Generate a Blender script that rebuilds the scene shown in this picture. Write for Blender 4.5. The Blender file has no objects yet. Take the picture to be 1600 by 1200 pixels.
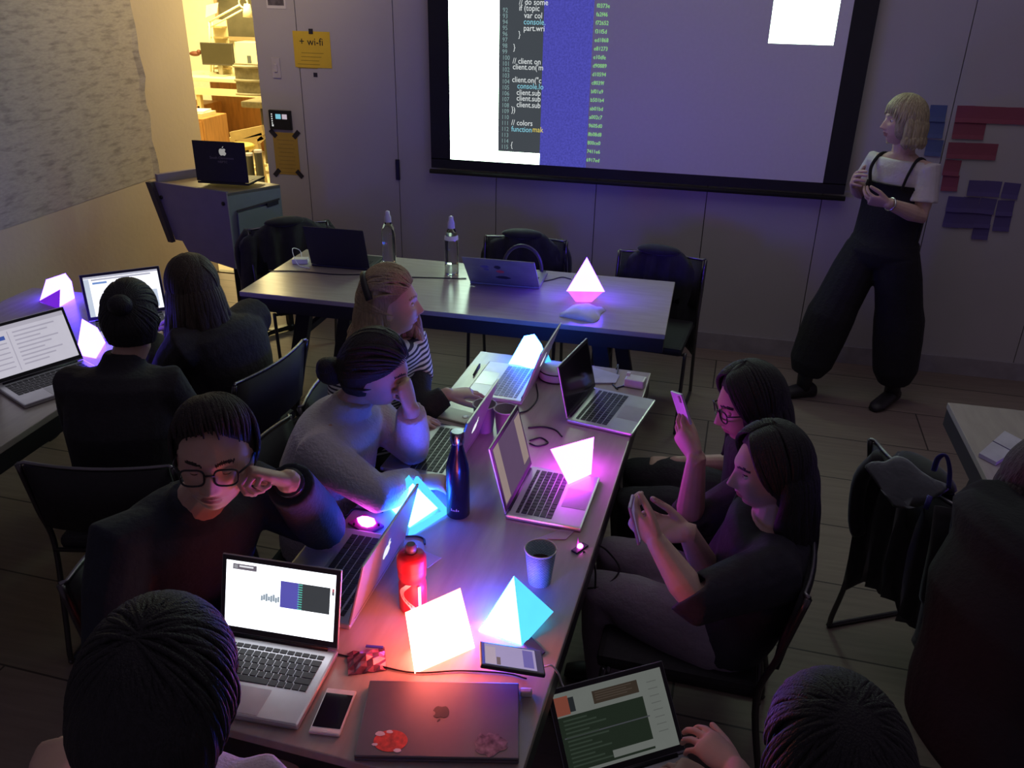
import bpy, bmesh, math, random
import numpy as np
from mathutils import Vector as V, Matrix as M
random.seed(7)
S = bpy.context.scene
COL = S.collection
PI = math.pi
R_ = math.radians

# ------------------------------------------------------------------ camera model (metres, z up)
FPX, CX, CY, CAMZ = 1330.0, 800.0, 600.0, 2.14
_d = np.array([746 - CX, 3380 - CY, FPX]); _d /= np.linalg.norm(_d)
_f = np.array([1140 - CX, 0 - CY, FPX]); _f = _f - _d * _f.dot(_d); _f /= np.linalg.norm(_f)
RW = np.array([np.cross(_f, -_d), _f, -_d])
def ray(px, py): return RW @ np.array([px - CX, py - CY, FPX])
def AT(px, py, z):
    r = ray(px, py); t = (z - CAMZ) / r[2]; return V((r[0] * t, r[1] * t, z))
def AY(px, py, y):
    r = ray(px, py); t = y / r[1]; return V((r[0] * t, y, CAMZ + r[2] * t))
def AX(px, py, x):
    r = ray(px, py); t = x / r[0]; return V((x, r[1] * t, CAMZ + r[2] * t))
def D(px, py, d):
    r = ray(px, py) / FPX * d; return V((r[0], r[1], CAMZ + r[2]))

cam_d = bpy.data.cameras.new('camera'); cam = bpy.data.objects.new('camera', cam_d); COL.objects.link(cam)
cam_d.sensor_width = 36; cam_d.lens = FPX / 1600 * 36; cam_d.clip_start = 0.05; cam_d.clip_end = 60
_c = [RW @ np.array(a) for a in ((1, 0, 0), (0, -1, 0), (0, 0, -1))]
cam.matrix_world = M(((_c[0][0], _c[1][0], _c[2][0], 0), (_c[0][1], _c[1][1], _c[2][1], 0), (_c[0][2], _c[1][2], _c[2][2], CAMZ), (0, 0, 0, 1)))
S.camera = cam
S.view_settings.view_transform = 'Standard'; S.view_settings.look = 'None'
S.view_settings.exposure = 0; S.view_settings.gamma = 1; S.view_settings.use_curve_mapping = False
try:
    S.cycles.use_denoising = True
    S.cycles.max_bounces = 6; S.cycles.transmission_bounces = 6; S.cycles.caustics_reflective = False; S.cycles.caustics_refractive = False
    S.cycles.sample_clamp_indirect = 4
except Exception: pass

# ------------------------------------------------------------------ materials
def lin(r, g, b):
    return tuple(((c / 255) / 12.92 if c <= 10 else ((c / 255 + .055) / 1.055) ** 2.4) for c in (r, g, b))
_mats = {}
def mat(name, col, rough=.6, metal=0.0, var=.12, scale=12, bump=0.0, bscale=80, spec=.5, trans=0.0, alpha=1, emit=None, estr=0, sheen=0, kind='noise', stretch=(1, 1, 1)):
    if name in _mats: return _mats[name]
    m = bpy.data.materials.new(name); m.use_nodes = True
    nt = m.node_tree; N = nt.nodes; L = nt.links
    b = N['Principled BSDF']
    b.inputs['Roughness'].default_value = rough; b.inputs['Metallic'].default_value = metal
    b.inputs['Specular IOR Level'].default_value = spec
    b.inputs['Transmission Weight'].default_value = trans
    b.inputs['Sheen Weight'].default_value = sheen
    tc = N.new('ShaderNodeTexCoord'); mp = N.new('ShaderNodeMapping'); mp.inputs['Scale'].default_value = stretch
    L.new(tc.outputs['Object'], mp.inputs['Vector'])
    if kind == 'wave':
        t = N.new('ShaderNodeTexWave'); t.inputs['Distortion'].default_value = 1.5; fac = 'Fac'
    else:
        t = N.new('ShaderNodeTexNoise'); t.inputs['Detail'].default_value = 5; fac = 'Fac'
    t.inputs['Scale'].default_value = scale
    L.new(mp.outputs['Vector'], t.inputs['Vector'])
    cr = N.new('ShaderNodeValToRGB')
    c0 = tuple(max(0, c * (1 - var)) for c in col); c1 = tuple(min(1, c * (1 + var)) for c in col)
    cr.color_ramp.elements[0].color = (*c0, 1); cr.color_ramp.elements[1].color = (*c1, 1)
    cr.color_ramp.elements[0].position = .3; cr.color_ramp.elements[1].position = .7
    L.new(t.outputs[fac], cr.inputs['Fac']); L.new(cr.outputs['Color'], b.inputs['Base Color'])
    if bump:
        n2 = N.new('ShaderNodeTexNoise'); n2.inputs['Scale'].default_value = bscale; L.new(mp.outputs['Vector'], n2.inputs['Vector'])
        bp = N.new('ShaderNodeBump'); bp.inputs['Strength'].default_value = bump; bp.inputs['Distance'].default_value = .01
        L.new(n2.outputs['Fac'], bp.inputs['Height']); L.new(bp.outputs['Normal'], b.inputs['Normal'])
    if emit:
        b.inputs['Emission Color'].default_value = (*emit, 1); b.inputs['Emission Strength'].default_value = estr
    _mats[name] = m; return m
def glow(name, col, s=1.0, var=.04, scale=6):
    """a thing that gives off light: emission with a faint procedural unevenness"""
    if name in _mats: return _mats[name]
    m = bpy.data.materials.new(name); m.use_nodes = True; nt = m.node_tree; N = nt.nodes; L = nt.links
    N.remove(N['Principled BSDF']); e = N.new('ShaderNodeEmission'); L.new(e.outputs[0], N['Material Output'].inputs[0])
    tc = N.new('ShaderNodeTexCoord'); t = N.new('ShaderNodeTexNoise'); t.inputs['Scale'].default_value = scale; L.new(tc.outputs['Object'], t.inputs['Vector'])
    cr = N.new('ShaderNodeValToRGB'); k0 = 1 - var; k1 = 1 + var
    mx = max(max(col), 1e-6); cn = [c / mx for c in col]
    cr.color_ramp.elements[0].color = (*[c * k0 for c in cn], 1); cr.color_ramp.elements[1].color = (*[c * k1 for c in cn], 1)
    L.new(t.outputs['Fac'], cr.inputs['Fac']); L.new(cr.outputs['Color'], e.inputs['Color']); e.inputs['Strength'].default_value = s * mx
    _mats[name] = m; return m

# ------------------------------------------------------------------ mesh builder
def rotz(a): return M.Rotation(a, 4, 'Z')
def frame_from(d, up=V((0, 0, 1))):
    d = V(d).normalized(); x = d.cross(up)
    if x.length < 1e-4: x = d.cross(V((1, 0, 0)))
    x.normalize(); y = x.cross(d).normalized(); return x, y
class MB:
    def __init__(s): s.v = []; s.f = []; s.mi = []; s.sm = []; s.cur = 0; s.smooth = False; s.T = M.Identity(4)
    def add(s, vs, fs, smooth=None):
        o = len(s.v); s.v += [s.T @ V(v) for v in vs]; s.f += [[i + o for i in f] for f in fs]
        s.mi += [s.cur] * len(fs); s.sm += [s.smooth if smooth is None else smooth] * len(fs); return s
    def box(s, c, d, rot=None, bev=0.0):
        x, y, z = [q / 2 for q in d]
        if bev:
            bm = bmesh.new(); bmesh.ops.create_cube(bm, size=1)
            bmesh.ops.scale(bm, vec=V(d), verts=bm.verts)
            bmesh.ops.bevel(bm, geom=list(bm.edges), offset=bev, segments=2, affect='EDGES', profile=.6)
            bm.verts.index_update(); vs = [v.co.copy() for v in bm.verts]; fs = [[v.index for v in f.verts] for f in bm.faces]; bm.free()
        else:
            vs = [V((a * x, b * y, e * z)) for e in (-1, 1) for b in (-1, 1) for a in (-1, 1)]
            fs = [[0, 2, 3, 1], [4, 5, 7, 6], [0, 1, 5, 4], [2, 6, 7, 3], [0, 4, 6, 2], [1, 3, 7, 5]]
        if rot: vs = [rot @ v for v in vs]
        return s.add([v + V(c) for v in vs], fs, False)
    def bar(s, a, b, w, h, up=V((0, 0, 1))):
        a, b = V(a), V(b); x, y = frame_from(b - a, up)
        vs = [p + x * (i * w / 2) + y * (j * h / 2) for p in (a, b) for i, j in ((-1, -1), (1, -1), (1, 1), (-1, 1))]
        return s.add(vs, [[3, 2, 1, 0], [4, 5, 6, 7], [0, 1, 5, 4], [1, 2, 6, 5], [2, 3, 7, 6], [3, 0, 4, 7]], False)
    def loft(s, secs, seg=20, cap=True, smooth=True):
        """secs: (centre, a, b) ellipses; rounded ends"""
        vs = []; n = len(secs)
        for c, a, b in secs:
            for k in range(seg):
                t = 2 * PI * k / seg; vs.append(V(c) + V(a) * math.cos(t) + V(b) * math.sin(t))
        fs = [[i * seg + k, i * seg + (k + 1) % seg, (i + 1) * seg + (k + 1) % seg, (i + 1) * seg + k] for i in range(n - 1) for k in range(seg)]
        if cap: fs += [list(range(seg))[::-1], [(n - 1) * seg + k for k in range(seg)]]
        return s.add(vs, fs, smooth)
    def tube(s, pts, r, seg=10, cap=True, flat=1.0, up=V((0, 0, 1)), dome=False):
        pts = [V(p) for p in pts]; n = len(pts)
        rs = list(r) if hasattr(r, '__len__') else [r] * n
        x = None; secs = []
        for i, p in enumerate(pts):
            d = (pts[min(i + 1, n - 1)] - pts[max(i - 1, 0)])
            if d.length < 1e-9: d = V((0, 0, 1))
            d.normalize()
            if x is None: x, y = frame_from(d, up)
            else:
                x = x - d * x.dot(d)
                if x.length < 1e-6: x, y = frame_from(d, up)
                x.normalize(); y = x.cross(d)
            secs.append((p, x * rs[i], y * rs[i] * flat))
        if dome:
            d0 = (pts[0] - pts[1]).normalized(); d1 = (pts[-1] - pts[-2]).normalized()
            pre = [(secs[0][0] + d0 * rs[0] * k, secs[0][1] * q, secs[0][2] * q) for k, q in ((.94, .34), (.7, .71), (.35, .94))]
            post = [(secs[-1][0] + d1 * rs[-1] * k, secs[-1][1] * q, secs[-1][2] * q) for k, q in ((.35, .94), (.7, .71), (.94, .34))]
            secs = pre + secs + post
        return s.loft(secs, seg, cap)
    def lathe(s, prof, c=(0, 0, 0), seg=28, capb=True, capt=True):
        secs = [(V(c) + V((0, 0, z)), V((r, 0, 0)), V((0, r, 0))) for r, z in prof]
        vs = []
        for cc, a, b in secs:
            for k in range(seg): t = 2 * PI * k / seg; vs.append(cc + a * math.cos(t) + b * math.sin(t))
        n = len(secs)
        fs = [[i * seg + k, i * seg + (k + 1) % seg, (i + 1) * seg + (k + 1) % seg, (i + 1) * seg + k] for i in range(n - 1) for k in range(seg)]
        s.add(vs, fs, True)
        if capb: s.add([vs[k] for k in range(seg)], [list(range(seg))[::-1]], False)
        if capt: s.add([vs[(n - 1) * seg + k] for k in range(seg)], [list(range(seg))], False)
        return s
    def ell(s, c, r, seg=16, rings=10, rot=None):
        vs = []; fs = []
        for i in range(1, rings):
            p = PI * i / rings
            for k in range(seg):
                t = 2 * PI * k / seg; v = V((r[0] * math.sin(p) * math.cos(t), r[1] * math.sin(p) * math.sin(t), r[2] * math.cos(p)))
                vs.append((rot @ v if rot else v) + V(c))
        tp = V((0, 0, r[2])); bt = V((0, 0, -r[2]))
        if rot: tp = rot @ tp; bt = rot @ bt
        vs += [tp + V(c), bt + V(c)]; a = len(vs) - 2
        for i in range(rings - 2):
            for k in range(seg): fs.append([i * seg + k, (i + 1) * seg + k, (i + 1) * seg + (k + 1) % seg, i * seg + (k + 1) % seg])
        for k in range(seg):
            fs.append([a, k, (k + 1) % seg]); fs.append([a + 1, (rings - 2) * seg + (k + 1) % seg, (rings - 2) * seg + k])
        return s.add(vs, fs, True)
    def prism(s, poly, h, T=None):
        """2-D polygon in local xy, thickness h along z"""
        n = len(poly); T = T or M.Identity(4)
        vs = [T @ V((x, y, 0)) for x, y in poly] + [T @ V((x, y, h)) for x, y in poly]
        fs = [list(range(n))[::-1], list(range(n, 2 * n))] + [[i, (i + 1) % n, n + (i + 1) % n, n + i] for i in range(n)]
        return s.add(vs, fs, False)
    def sheet(s, pts, th):
        """thin quad sheet with thickness along its normal"""
        p = [V(q) for q in pts]; n = (p[1] - p[0]).cross(p[2] - p[0]).normalized() * th
        vs = p + [q + n for q in p]; k = len(p)
        return s.add(vs, [list(range(k))[::-1], list(range(k, 2 * k))] + [[i, (i + 1) % k, k + (i + 1) % k, k + i] for i in range(k)], False)
    def hull(s, pts):
        bm = bmesh.new()
        for p in pts: bm.verts.new(V(p))
        r = bmesh.ops.convex_hull(bm, input=bm.verts)
        bmesh.ops.delete(bm, geom=[v for v in bm.verts if not v.link_faces], context='VERTS')
        bmesh.ops.recalc_face_normals(bm, faces=bm.faces)
        bm.verts.index_update(); vs = [v.co.copy() for v in bm.verts]; fs = [[v.index for v in f.verts] for f in bm.faces]; bm.free()
        return s.add(vs, fs, False)
    def mesh(s, name):
        me = bpy.data.meshes.new(name); me.from_pydata([tuple(v) for v in s.v], [], s.f)
        me.polygons.foreach_set('material_index', s.mi); me.polygons.foreach_set('use_smooth', s.sm); me.update(); return me
    def build(s, name, mats, parent=None, loc=None):
        """the vertices are local to the parent (or to loc for a top-level thing)"""
        me = s.mesh(name)
        for m in (mats if isinstance(mats, (list, tuple)) else [mats]): me.materials.append(m)
        o = bpy.data.objects.new(name, me); COL.objects.link(o)
        if parent: o.parent = parent
        if loc is not None: o.location = loc
        return o
def tag(o, label=None, cat=None, group=None, kind=None):
    if label: o['label'] = label
    if cat: o['category'] = cat
    if group: o['group'] = group
    if kind: o['kind'] = kind
    return o
def thing(name, label, cat, loc=(0, 0, 0), rz=0, group=None):
    o = bpy.data.objects.new(name, None); COL.objects.link(o); o.location = loc; o.rotation_euler = (0, 0, rz); o.empty_display_size = .05
    return tag(o, label, cat, group)
def struct(name, mb, mats): return tag(mb.build(name, mats), kind='structure')
def dup(root, loc, rz, label, group=None):
    r = root.copy(); COL.objects.link(r); r.location = loc; r.rotation_euler = (0, 0, rz); r['label'] = label
    if group: r['group'] = group
    def kids(a, b):
        for ch in list(a.children):
            c = ch.copy(); COL.objects.link(c); c.parent = b; kids(ch, c)
    kids(root, r); return r
def text_mesh(s, size, depth=.0004, align='LEFT'):
    cu = bpy.data.curves.new('t', 'FONT'); cu.body = s; cu.size = size; cu.extrude = depth; cu.align_x = align; cu.resolution_u = 2
    ob = bpy.data.objects.new('t', cu); COL.objects.link(ob)
    dg = bpy.context.evaluated_depsgraph_get(); me = bpy.data.meshes.new_from_object(ob.evaluated_get(dg))
    vs = [v.co.copy() for v in me.vertices]; fs = [list(p.vertices) for p in me.polygons]
    bpy.data.objects.remove(ob); bpy.data.curves.remove(cu); bpy.data.meshes.remove(me)
    return vs, fs
def put_text(mb, s, size, T, depth=.0004, align='LEFT'):
    vs, fs = text_mesh(s, size, depth, align)
    mb.add([T @ v for v in vs], fs, False)
def smoothline(pts, n=8):
    pts = [V(p) for p in pts]; out = []
    P = [pts[0] * 2 - pts[1]] + pts + [pts[-1] * 2 - pts[-2]]
    for i in range(1, len(P) - 2):
        for k in range(n):
            t = k / n; a, b, c, d = P[i - 1], P[i], P[i + 1], P[i + 2]
            out.append(.5 * ((2 * b) + (c - a) * t + (2 * a - 5 * b + 4 * c - d) * t * t + (3 * b - 3 * c + d - a) * t ** 3))
    out.append(pts[-1]); return out

# common materials
BLACK = mat('black_plastic', (.012, .012, .014), .45)
DKMET = mat('dark_metal', (.03, .03, .034), .4, .6)
CHROME = mat('chrome', (.6, .6, .62), .2, 1.0)
ALU = mat('aluminium', (.55, .55, .57), .38, .75, .03, 40)
KEY = mat('key_black', (.015, .015, .017), .5)
WHITEP = mat('white_plastic', (.75, .75, .76), .35)
PAPER = mat('white_paper', (.72, .71, .70), .8, var=.05)
TAPE = mat('dark_tape', (.02, .018, .03), .7)
CORD = mat('black_cord', (.01, .01, .012), .5)
TTOP = mat('table_laminate', (.44, .39, .345), .27, var=.07, scale=7, stretch=(1, 6, 1), spec=.5)
TEDGE = mat('table_edge_dark', (.03, .027, .03), .5)
# ------------------------------------------------------------------ the room
YW = 5.22            # back wall
XL = -3.69           # left wall
DOORR = -2.865       # right side of the door opening
def floor_mat():
    m = bpy.data.materials.new('floor_planks'); m.use_nodes = True; nt = m.node_tree; N = nt.nodes; L = nt.links; b = N['Principled BSDF']
    tc = N.new('ShaderNodeTexCoord')
    mp = N.new('ShaderNodeMapping'); mp.inputs['Rotation'].default_value = (0, 0, R_(2)); L.new(tc.outputs['Object'], mp.inputs['Vector'])
    br = N.new('ShaderNodeTexBrick'); br.inputs['Scale'].default_value = 1; br.inputs['Brick Width'].default_value = 2.2; br.inputs['Row Height'].default_value = .42
    br.inputs['Mortar Size'].default_value = .004; br.inputs['Color1'].default_value = (.36, .28, .225, 1); br.inputs['Color2'].default_value = (.29, .23, .185, 1)
    br.inputs['Mortar'].default_value = (.07, .055, .045, 1); L.new(mp.outputs[0], br.inputs['Vector'])
    mp2 = N.new('ShaderNodeMapping'); mp2.inputs['Scale'].default_value = (1.2, 14, 1); L.new(tc.outputs['Object'], mp2.inputs['Vector'])
    nz = N.new('ShaderNodeTexNoise'); nz.inputs['Scale'].default_value = 3; nz.inputs['Detail'].default_value = 6; L.new(mp2.outputs[0], nz.inputs['Vector'])
    mx = N.new('ShaderNodeMix'); mx.data_type = 'RGBA'; mx.blend_type = 'MULTIPLY'; mx.inputs[0].default_value = .45
    L.new(br.outputs['Color'], mx.inputs[6]); L.new(nz.outputs['Fac'], mx.inputs[7]); L.new(mx.outputs[2], b.inputs['Base Color'])
    b.inputs['Roughness'].default_value = .62
    return m
struct('floor', MB().box((0, 2.3, -.05), (8.6, 6.95, .1)), floor_mat())
WALLM = mat('painted_panel', (.50, .485, .49), .75, var=.03, scale=3, bump=.05, bscale=60)
LEFTM = mat('painted_plaster', (.52, .46, .36), .85, var=.05, scale=2, bump=.12, bscale=30)
mb = MB()
seams = [DOORR, -2.575, -1.945, -1.30, -.667, .0, .655, 1.243, 1.9, 2.55, 3.2, 4.0]
mb.cur = 1; mb.box(((DOORR + 4.0) / 2, YW + .075, 1.5), (4.0 - DOORR, .11, 3.0)); mb.cur = 0
for a, b in zip(seams[:-1], seams[1:]):
    g = .0025
    mb.box(((a + b) / 2, YW + .01, 1.5), (b - a - 2 * g, .02, 3.0))
mb.box((DOORR - .0 + .01, YW + .28, 1.5), (.02, .52, 3.0))
mb.box(((XL + DOORR) / 2, YW + .3, 2.75), (DOORR - XL, .5, .5))
struct('wall_back', mb, [WALLM, mat('seam_dark', (.05, .045, .05), .9)])
mb = MB().box(((DOORR + 4.0) / 2, YW - .006, .055), (4.0 - DOORR, .012, .11)); struct('baseboard_back', mb, mat('baseboard_grey', (.36, .34, .36), .6))
mb = MB().box((XL - .1, 2.3, 1.5), (.2, 6.95, 3.0)); struct('wall_left', mb, LEFTM)
mb = MB().box((DOORR - .41, 5.765, .004), (.82, .05, .008)); struct('trim_1', mb, mat('threshold_metal', (.10, .09, .07), .4, .6))

# big writing-covered sheet on the left wall
def sheet_mat():
    m = bpy.data.materials.new('written_sheet'); m.use_nodes = True; nt = m.node_tree; N = nt.nodes; L = nt.links; b = N['Principled BSDF']; b.inputs['Roughness'].default_value = .8
    tc = N.new('ShaderNodeTexCoord')
    def noise(sc, stretch, det=5):
        mp = N.new('ShaderNodeMapping'); mp.inputs['Scale'].default_value = stretch; L.new(tc.outputs['Object'], mp.inputs['Vector'])
        n = N.new('ShaderNodeTexNoise'); n.inputs['Scale'].default_value = sc; n.inputs['Detail'].default_value = det; L.new(mp.outputs[0], n.inputs['Vector']); return n
    lines = noise(7, (1, 1.2, 5.5), 8); fine = noise(34, (1, 1, 3.2), 3); blot = noise(1.4, (1, 1, 1), 2)
    r1 = N.new('ShaderNodeValToRGB'); r1.color_ramp.elements[0].position = .50; r1.color_ramp.elements[1].position = .72
    r1.color_ramp.elements[0].color = (1, 1, 1, 1); r1.color_ramp.elements[1].color = (.62, .62, .64, 1); L.new(lines.outputs['Fac'], r1.inputs['Fac'])
    r2 = N.new('ShaderNodeValToRGB'); r2.color_ramp.elements[0].position = .35; r2.color_ramp.elements[1].position = .75
    r2.color_ramp.elements[0].color = (1, 1, 1, 1); r2.color_ramp.elements[1].color = (.80, .80, .82, 1); L.new(fine.outputs['Fac'], r2.inputs['Fac'])
    r3 = N.new('ShaderNodeValToRGB'); r3.color_ramp.elements[0].color = (.36, .35, .335, 1); r3.color_ramp.elements[1].color = (.46, .44, .41, 1); L.new(blot.outputs['Fac'], r3.inputs['Fac'])
    a = N.new('ShaderNodeMix'); a.data_type = 'RGBA'; a.blend_type = 'MULTIPLY'; a.inputs[0].default_value = 1
    c = N.new('ShaderNodeMix'); c.data_type = 'RGBA'; c.blend_type = 'MULTIPLY'; c.inputs[0].default_value = 1
    L.new(r3.outputs[0], a.inputs[6]); L.new(r1.outputs[0], a.inputs[7]); L.new(a.outputs[2], c.inputs[6]); L.new(r2.outputs[0], c.inputs[7])
    L.new(c.outputs[2], b.inputs['Base Color']); return m
mb = MB(); n = 26; edge = []
for i in range(n + 1):
    z = .86 + (2.95 - .86) * i / n; edge.append((5.195 + .012 * math.sin(i * 1.7) + .006 * math.sin(i * 4.1), z))
vs = []; fs = []
for y, z in edge: vs += [V((XL + .003, -.6, z)), V((XL + .003, y - .05, z)), V((XL + .010 + .006 * math.sin(z * 9), y, z)), V((XL + .0005, -.6, z)), V((XL + .0005, y, z))]
for i in range(n):
    a = i * 5; b = a + 5
    fs += [[a, a + 1, b + 1, b], [a + 1, a + 2, b + 2, b + 1], [a + 2, a + 4, b + 4, b + 2]]
fs += [[0, 3, 4, 2, 1], [n * 5, n * 5 + 1, n * 5 + 2, n * 5 + 4, n * 5 + 3]]
mb.add(vs, fs)
o = mb.build('handwritten_sheet', sheet_mat()); tag(o, 'huge grey sheet of faded handwriting covering the left wall up to the door opening', 'wall paper')

# ------------------------------------------------------------------ the lit office seen through the doorway
OFW = mat('office_wall', (.80, .76, .62), .8, var=.03)
struct('floor_office', MB().box((-5.2, 9.0, -.05), (6.5, 6.5, .1)), mat('office_floor', (.55, .47, .30), .55, var=.06, scale=5))
struct('wall_office_back', MB().box((-5.2, 11.3, 1.5), (6.5, .1, 3.0)), OFW)
struct('wall_office_left', MB().box((-8.4, 8.6, 1.5), (.1, 5.6, 3.0)), OFW)
struct('wall_office_front', MB().box((-6.1, 5.73, 1.5), (4.6, .08, 3.0)).box((-2.3, 5.80, 1.5), (1.1, .08, 3.0)), OFW)
YO = 10.0
def O(px, py, y=YO): return AY(px, py, y)
WOODO = mat('orange_wood', (.42, .20, .06), .5, var=.2, scale=4, kind='noise', stretch=(6, 6, 1))
YELW = mat('cream_laminate', (.80, .72, .45), .5, var=.04)
OFD = mat('office_dark', (.07, .06, .045), .5)
# glazed opening in the office back wall
a, b = O(333, -40, 11.2), O(420, 62, 11.2)
g = thing('window_1', None, None, (0, 0, 0)); g['kind'] = 'structure'
MB().sheet([(a.x, 11.22, b.z), (b.x + .6, 11.22, b.z), (b.x + .6, 11.22, a.z), (a.x, 11.22, a.z)], .02).build('pane', mat('window_night', (.13, .115, .075), .25, var=.5, scale=2), g)
mb = MB()
for xx in (a.x, b.x + .6): mb.box((xx, 11.2, (a.z + b.z) / 2), (.05, .06, a.z - b.z))
mb.box(((a.x + b.x + .6) / 2, 11.2, b.z), (b.x + .6 - a.x, .08, .05)); mb.build('window_frame', mat('window_frame_wood', (.45, .33, .18), .5), g)
# desk
dz = O(335, 118).z
p0, p1 = O(303, 112), O(415, 122)
t = thing('office_desk', 'tall cream topped office desk with the monitor on it, seen through the doorway', 'desk', ((p0.x + p1.x) / 2, YO, 0))
W = p1.x - p0.x + .5
MB().box((0, .1, dz - .02), (W, .75, .04), bev=.004).build('desktop', YELW, t)
MB().box((0, -.25, dz - .16), (W - .1, .03, .08)).build('drawer_rail', YELW, t)
MB().box((-W / 2 + .42, -.22, (dz - .2) / 2), (.05, .06, dz - .2)).build('leg', mat('pale_leg', (.75, .55, .25), .5), t)
MB().box((W / 2 - .1, -.22, (dz - .2) / 2), (.05, .06, dz - .2)).build('leg', mat('pale_leg', (.75, .55, .25), .5), t)
MB().box((.1, .42, (dz - .12) / 2), (W - .2, .03, dz - .14)).build('modesty_panel', WOODO, t)
MB().box((-W / 2 + .25, .0, dz * .33), (.35, .5, dz * .66), bev=.005).build('pedestal', WOODO, t)
# monitor
a, b = O(313, 66), O(367, 103); c = (a + b) / 2
t = thing('computer_monitor', 'dark widescreen monitor on the lit desk beyond the doorway', 'monitor', (c.x, YO, dz))
MB().box((0, 0, (a.z + b.z) / 2 - dz), (b.x - a.x, .035, a.z - b.z), bev=.004).build('housing', OFD, t)
MB().box((0, -.0185, (a.z + b.z) / 2 - dz + .006), (b.x - a.x - .02, .002, a.z - b.z - .03)).build('screen', mat('dead_screen', (.05, .042, .024), .3, var=.06), t)
MB().box((0, .03, (b.z - dz) / 2), (.05, .02, b.z - dz + .06)).box((0, .0, .006), (.2, .16, .012), bev=.003).build('stand', mat('grey_stand', (.4, .36, .25), .4), t)
# swing-arm lamp
pts = [O(317, 96), O(327, 34), O(374, 8)]
t = thing('desk_lamp', 'cream swing-arm desk lamp leaning over the office monitor', 'lamp', (pts[0].x, YO, dz))
loc = t.location
LCR = mat('lamp_cream', (.85, .78, .55), .4)
MB().lathe([(.09, 0), (.09, .02), (.02, .03)], (0, .15, 0)).build('lamp_base', LCR, t)
MB().tube([V((0, .15, .02)), pts[1] - loc], .012).tube([V((.04, .15, .02)), pts[1] - loc + V((.04, 0, 0))], .008).build('lower_arm', LCR, t)
MB().tube([pts[1] - loc, pts[2] - loc], .012).tube([pts[1] - loc + V((.03, 0, -.05)), pts[2] - loc + V((.03, 0, -.05))], .010).build('upper_arm', LCR, t)
q = O(380, 4) - loc; rr = .055
MB().tube([q + V((rr * math.cos(k), 0, rr * math.sin(k))) for k in np.linspace(0, 2 * PI, 20)], .010).build('pivot_ring', LCR, t)
s0, s1 = O(386, 6) - loc, O(387, 27) - loc
MB().tube([s0, (s0 + s1) / 2, s1], [.035, .05, .055], 16).build('lamp_shade', LCR, t)
# stacked letter rack and papers behind the monitor
a, b = O(326, 32), O(343, 66)
t = thing('letter_rack', 'upright slatted letter rack standing behind the office monitor', 'rack', (a.x, YO + .22, dz))
hh = a.z - dz
MB().box((0, .02, hh / 2), (.19, .02, hh)).build('back_panel', YELW, t)
for k in range(5): MB().box((0, -.04, .05 + hh * .19 * k + .02), (.19, .12, .018)).build('shelf', mat('rack_shadow_wood', (.45, .33, .14), .6), t)
a = O(372, 92)
t = thing('desk_box', 'pale box with a dark bracket mark beside the office monitor', 'box', (O(388, 100).x, YO + .1, dz))
w = O(402, 80).x - O(369, 80).x; h = O(388, 66).z - dz
MB().box((0, 0, h / 2), (w, .25, h), bev=.004).build('carton', YELW, t)
MB().box((w * .12, -.127, h * .45), (.05, .004, h * .35)).box((w * .26, -.127, h * .32), (w * .25, .004, h * .14)).build('bracket_mark', mat('slate', (.08, .09, .1), .6), t)
a, b = O(322, 4), O(342, 24)
tag(MB().sheet([O(322, 8, YO + .4), O(341, 4, YO + .4), O(339, 20, YO + .3), O(321, 28, YO + .3)], .004).build('hanging_sheet', YELW), 'pale paper sheet pinned above the letter rack in the office', 'paper')
t = thing('desk_ornament', 'small dark ornament on the left end of the office desk', 'ornament', O(305, 88))
MB().ell((0, 0, .03), (.07, .05, .03)).ell((.06, 0, .05), (.03, .03, .03)).build('ornament_body', mat('dark_red', (.12, .03, .01), .6), t)
# office chair in front of the desk (mesh back) at the right of the doorway
a, b = O(366, 98, 9.0), O(410, 148, 9.0)
t = thing('office_chair', 'grey mesh backed office chair pulled up to the lit desk beyond the doorway', 'chair', ((a.x + b.x) / 2, 9.0, 0))
OCH = mat('chair_mesh_grey', (.20, .17, .10), .6, var=.2, scale=30)
wid = b.x - a.x
MB().box((0, 0, (a.z + b.z) / 2), (wid, .05, a.z - b.z), bev=.02).build('backrest', OCH, t)
for k in (0, .45, .9): MB().tube([(-wid / 2, -.03, b.z + (a.z - b.z) * k), (0, -.05, b.z + (a.z - b.z) * k), (wid / 2, -.03, b.z + (a.z - b.z) * k)], .014).build('back_rail', mat('grey_stand', (.4, .36, .25), .4), t)
sz = b.z - .12
MB().box((0, .26, sz), (wid, .46, .07), bev=.02).build('seat', OCH, t)
MB().tube([(0, .25, sz), (0, .25, .1)], .03).build('gas_lift', OFD, t)
for k in range(5):
    an = 2 * PI * k / 5 + .3
    MB().bar((0, .25, .1), (.3 * math.cos(an), .25 + .3 * math.sin(an), .05), .05, .03).ell((.3 * math.cos(an), .25 + .3 * math.sin(an), .03), (.03, .03, .03)).build('leg', YELW, t)
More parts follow.
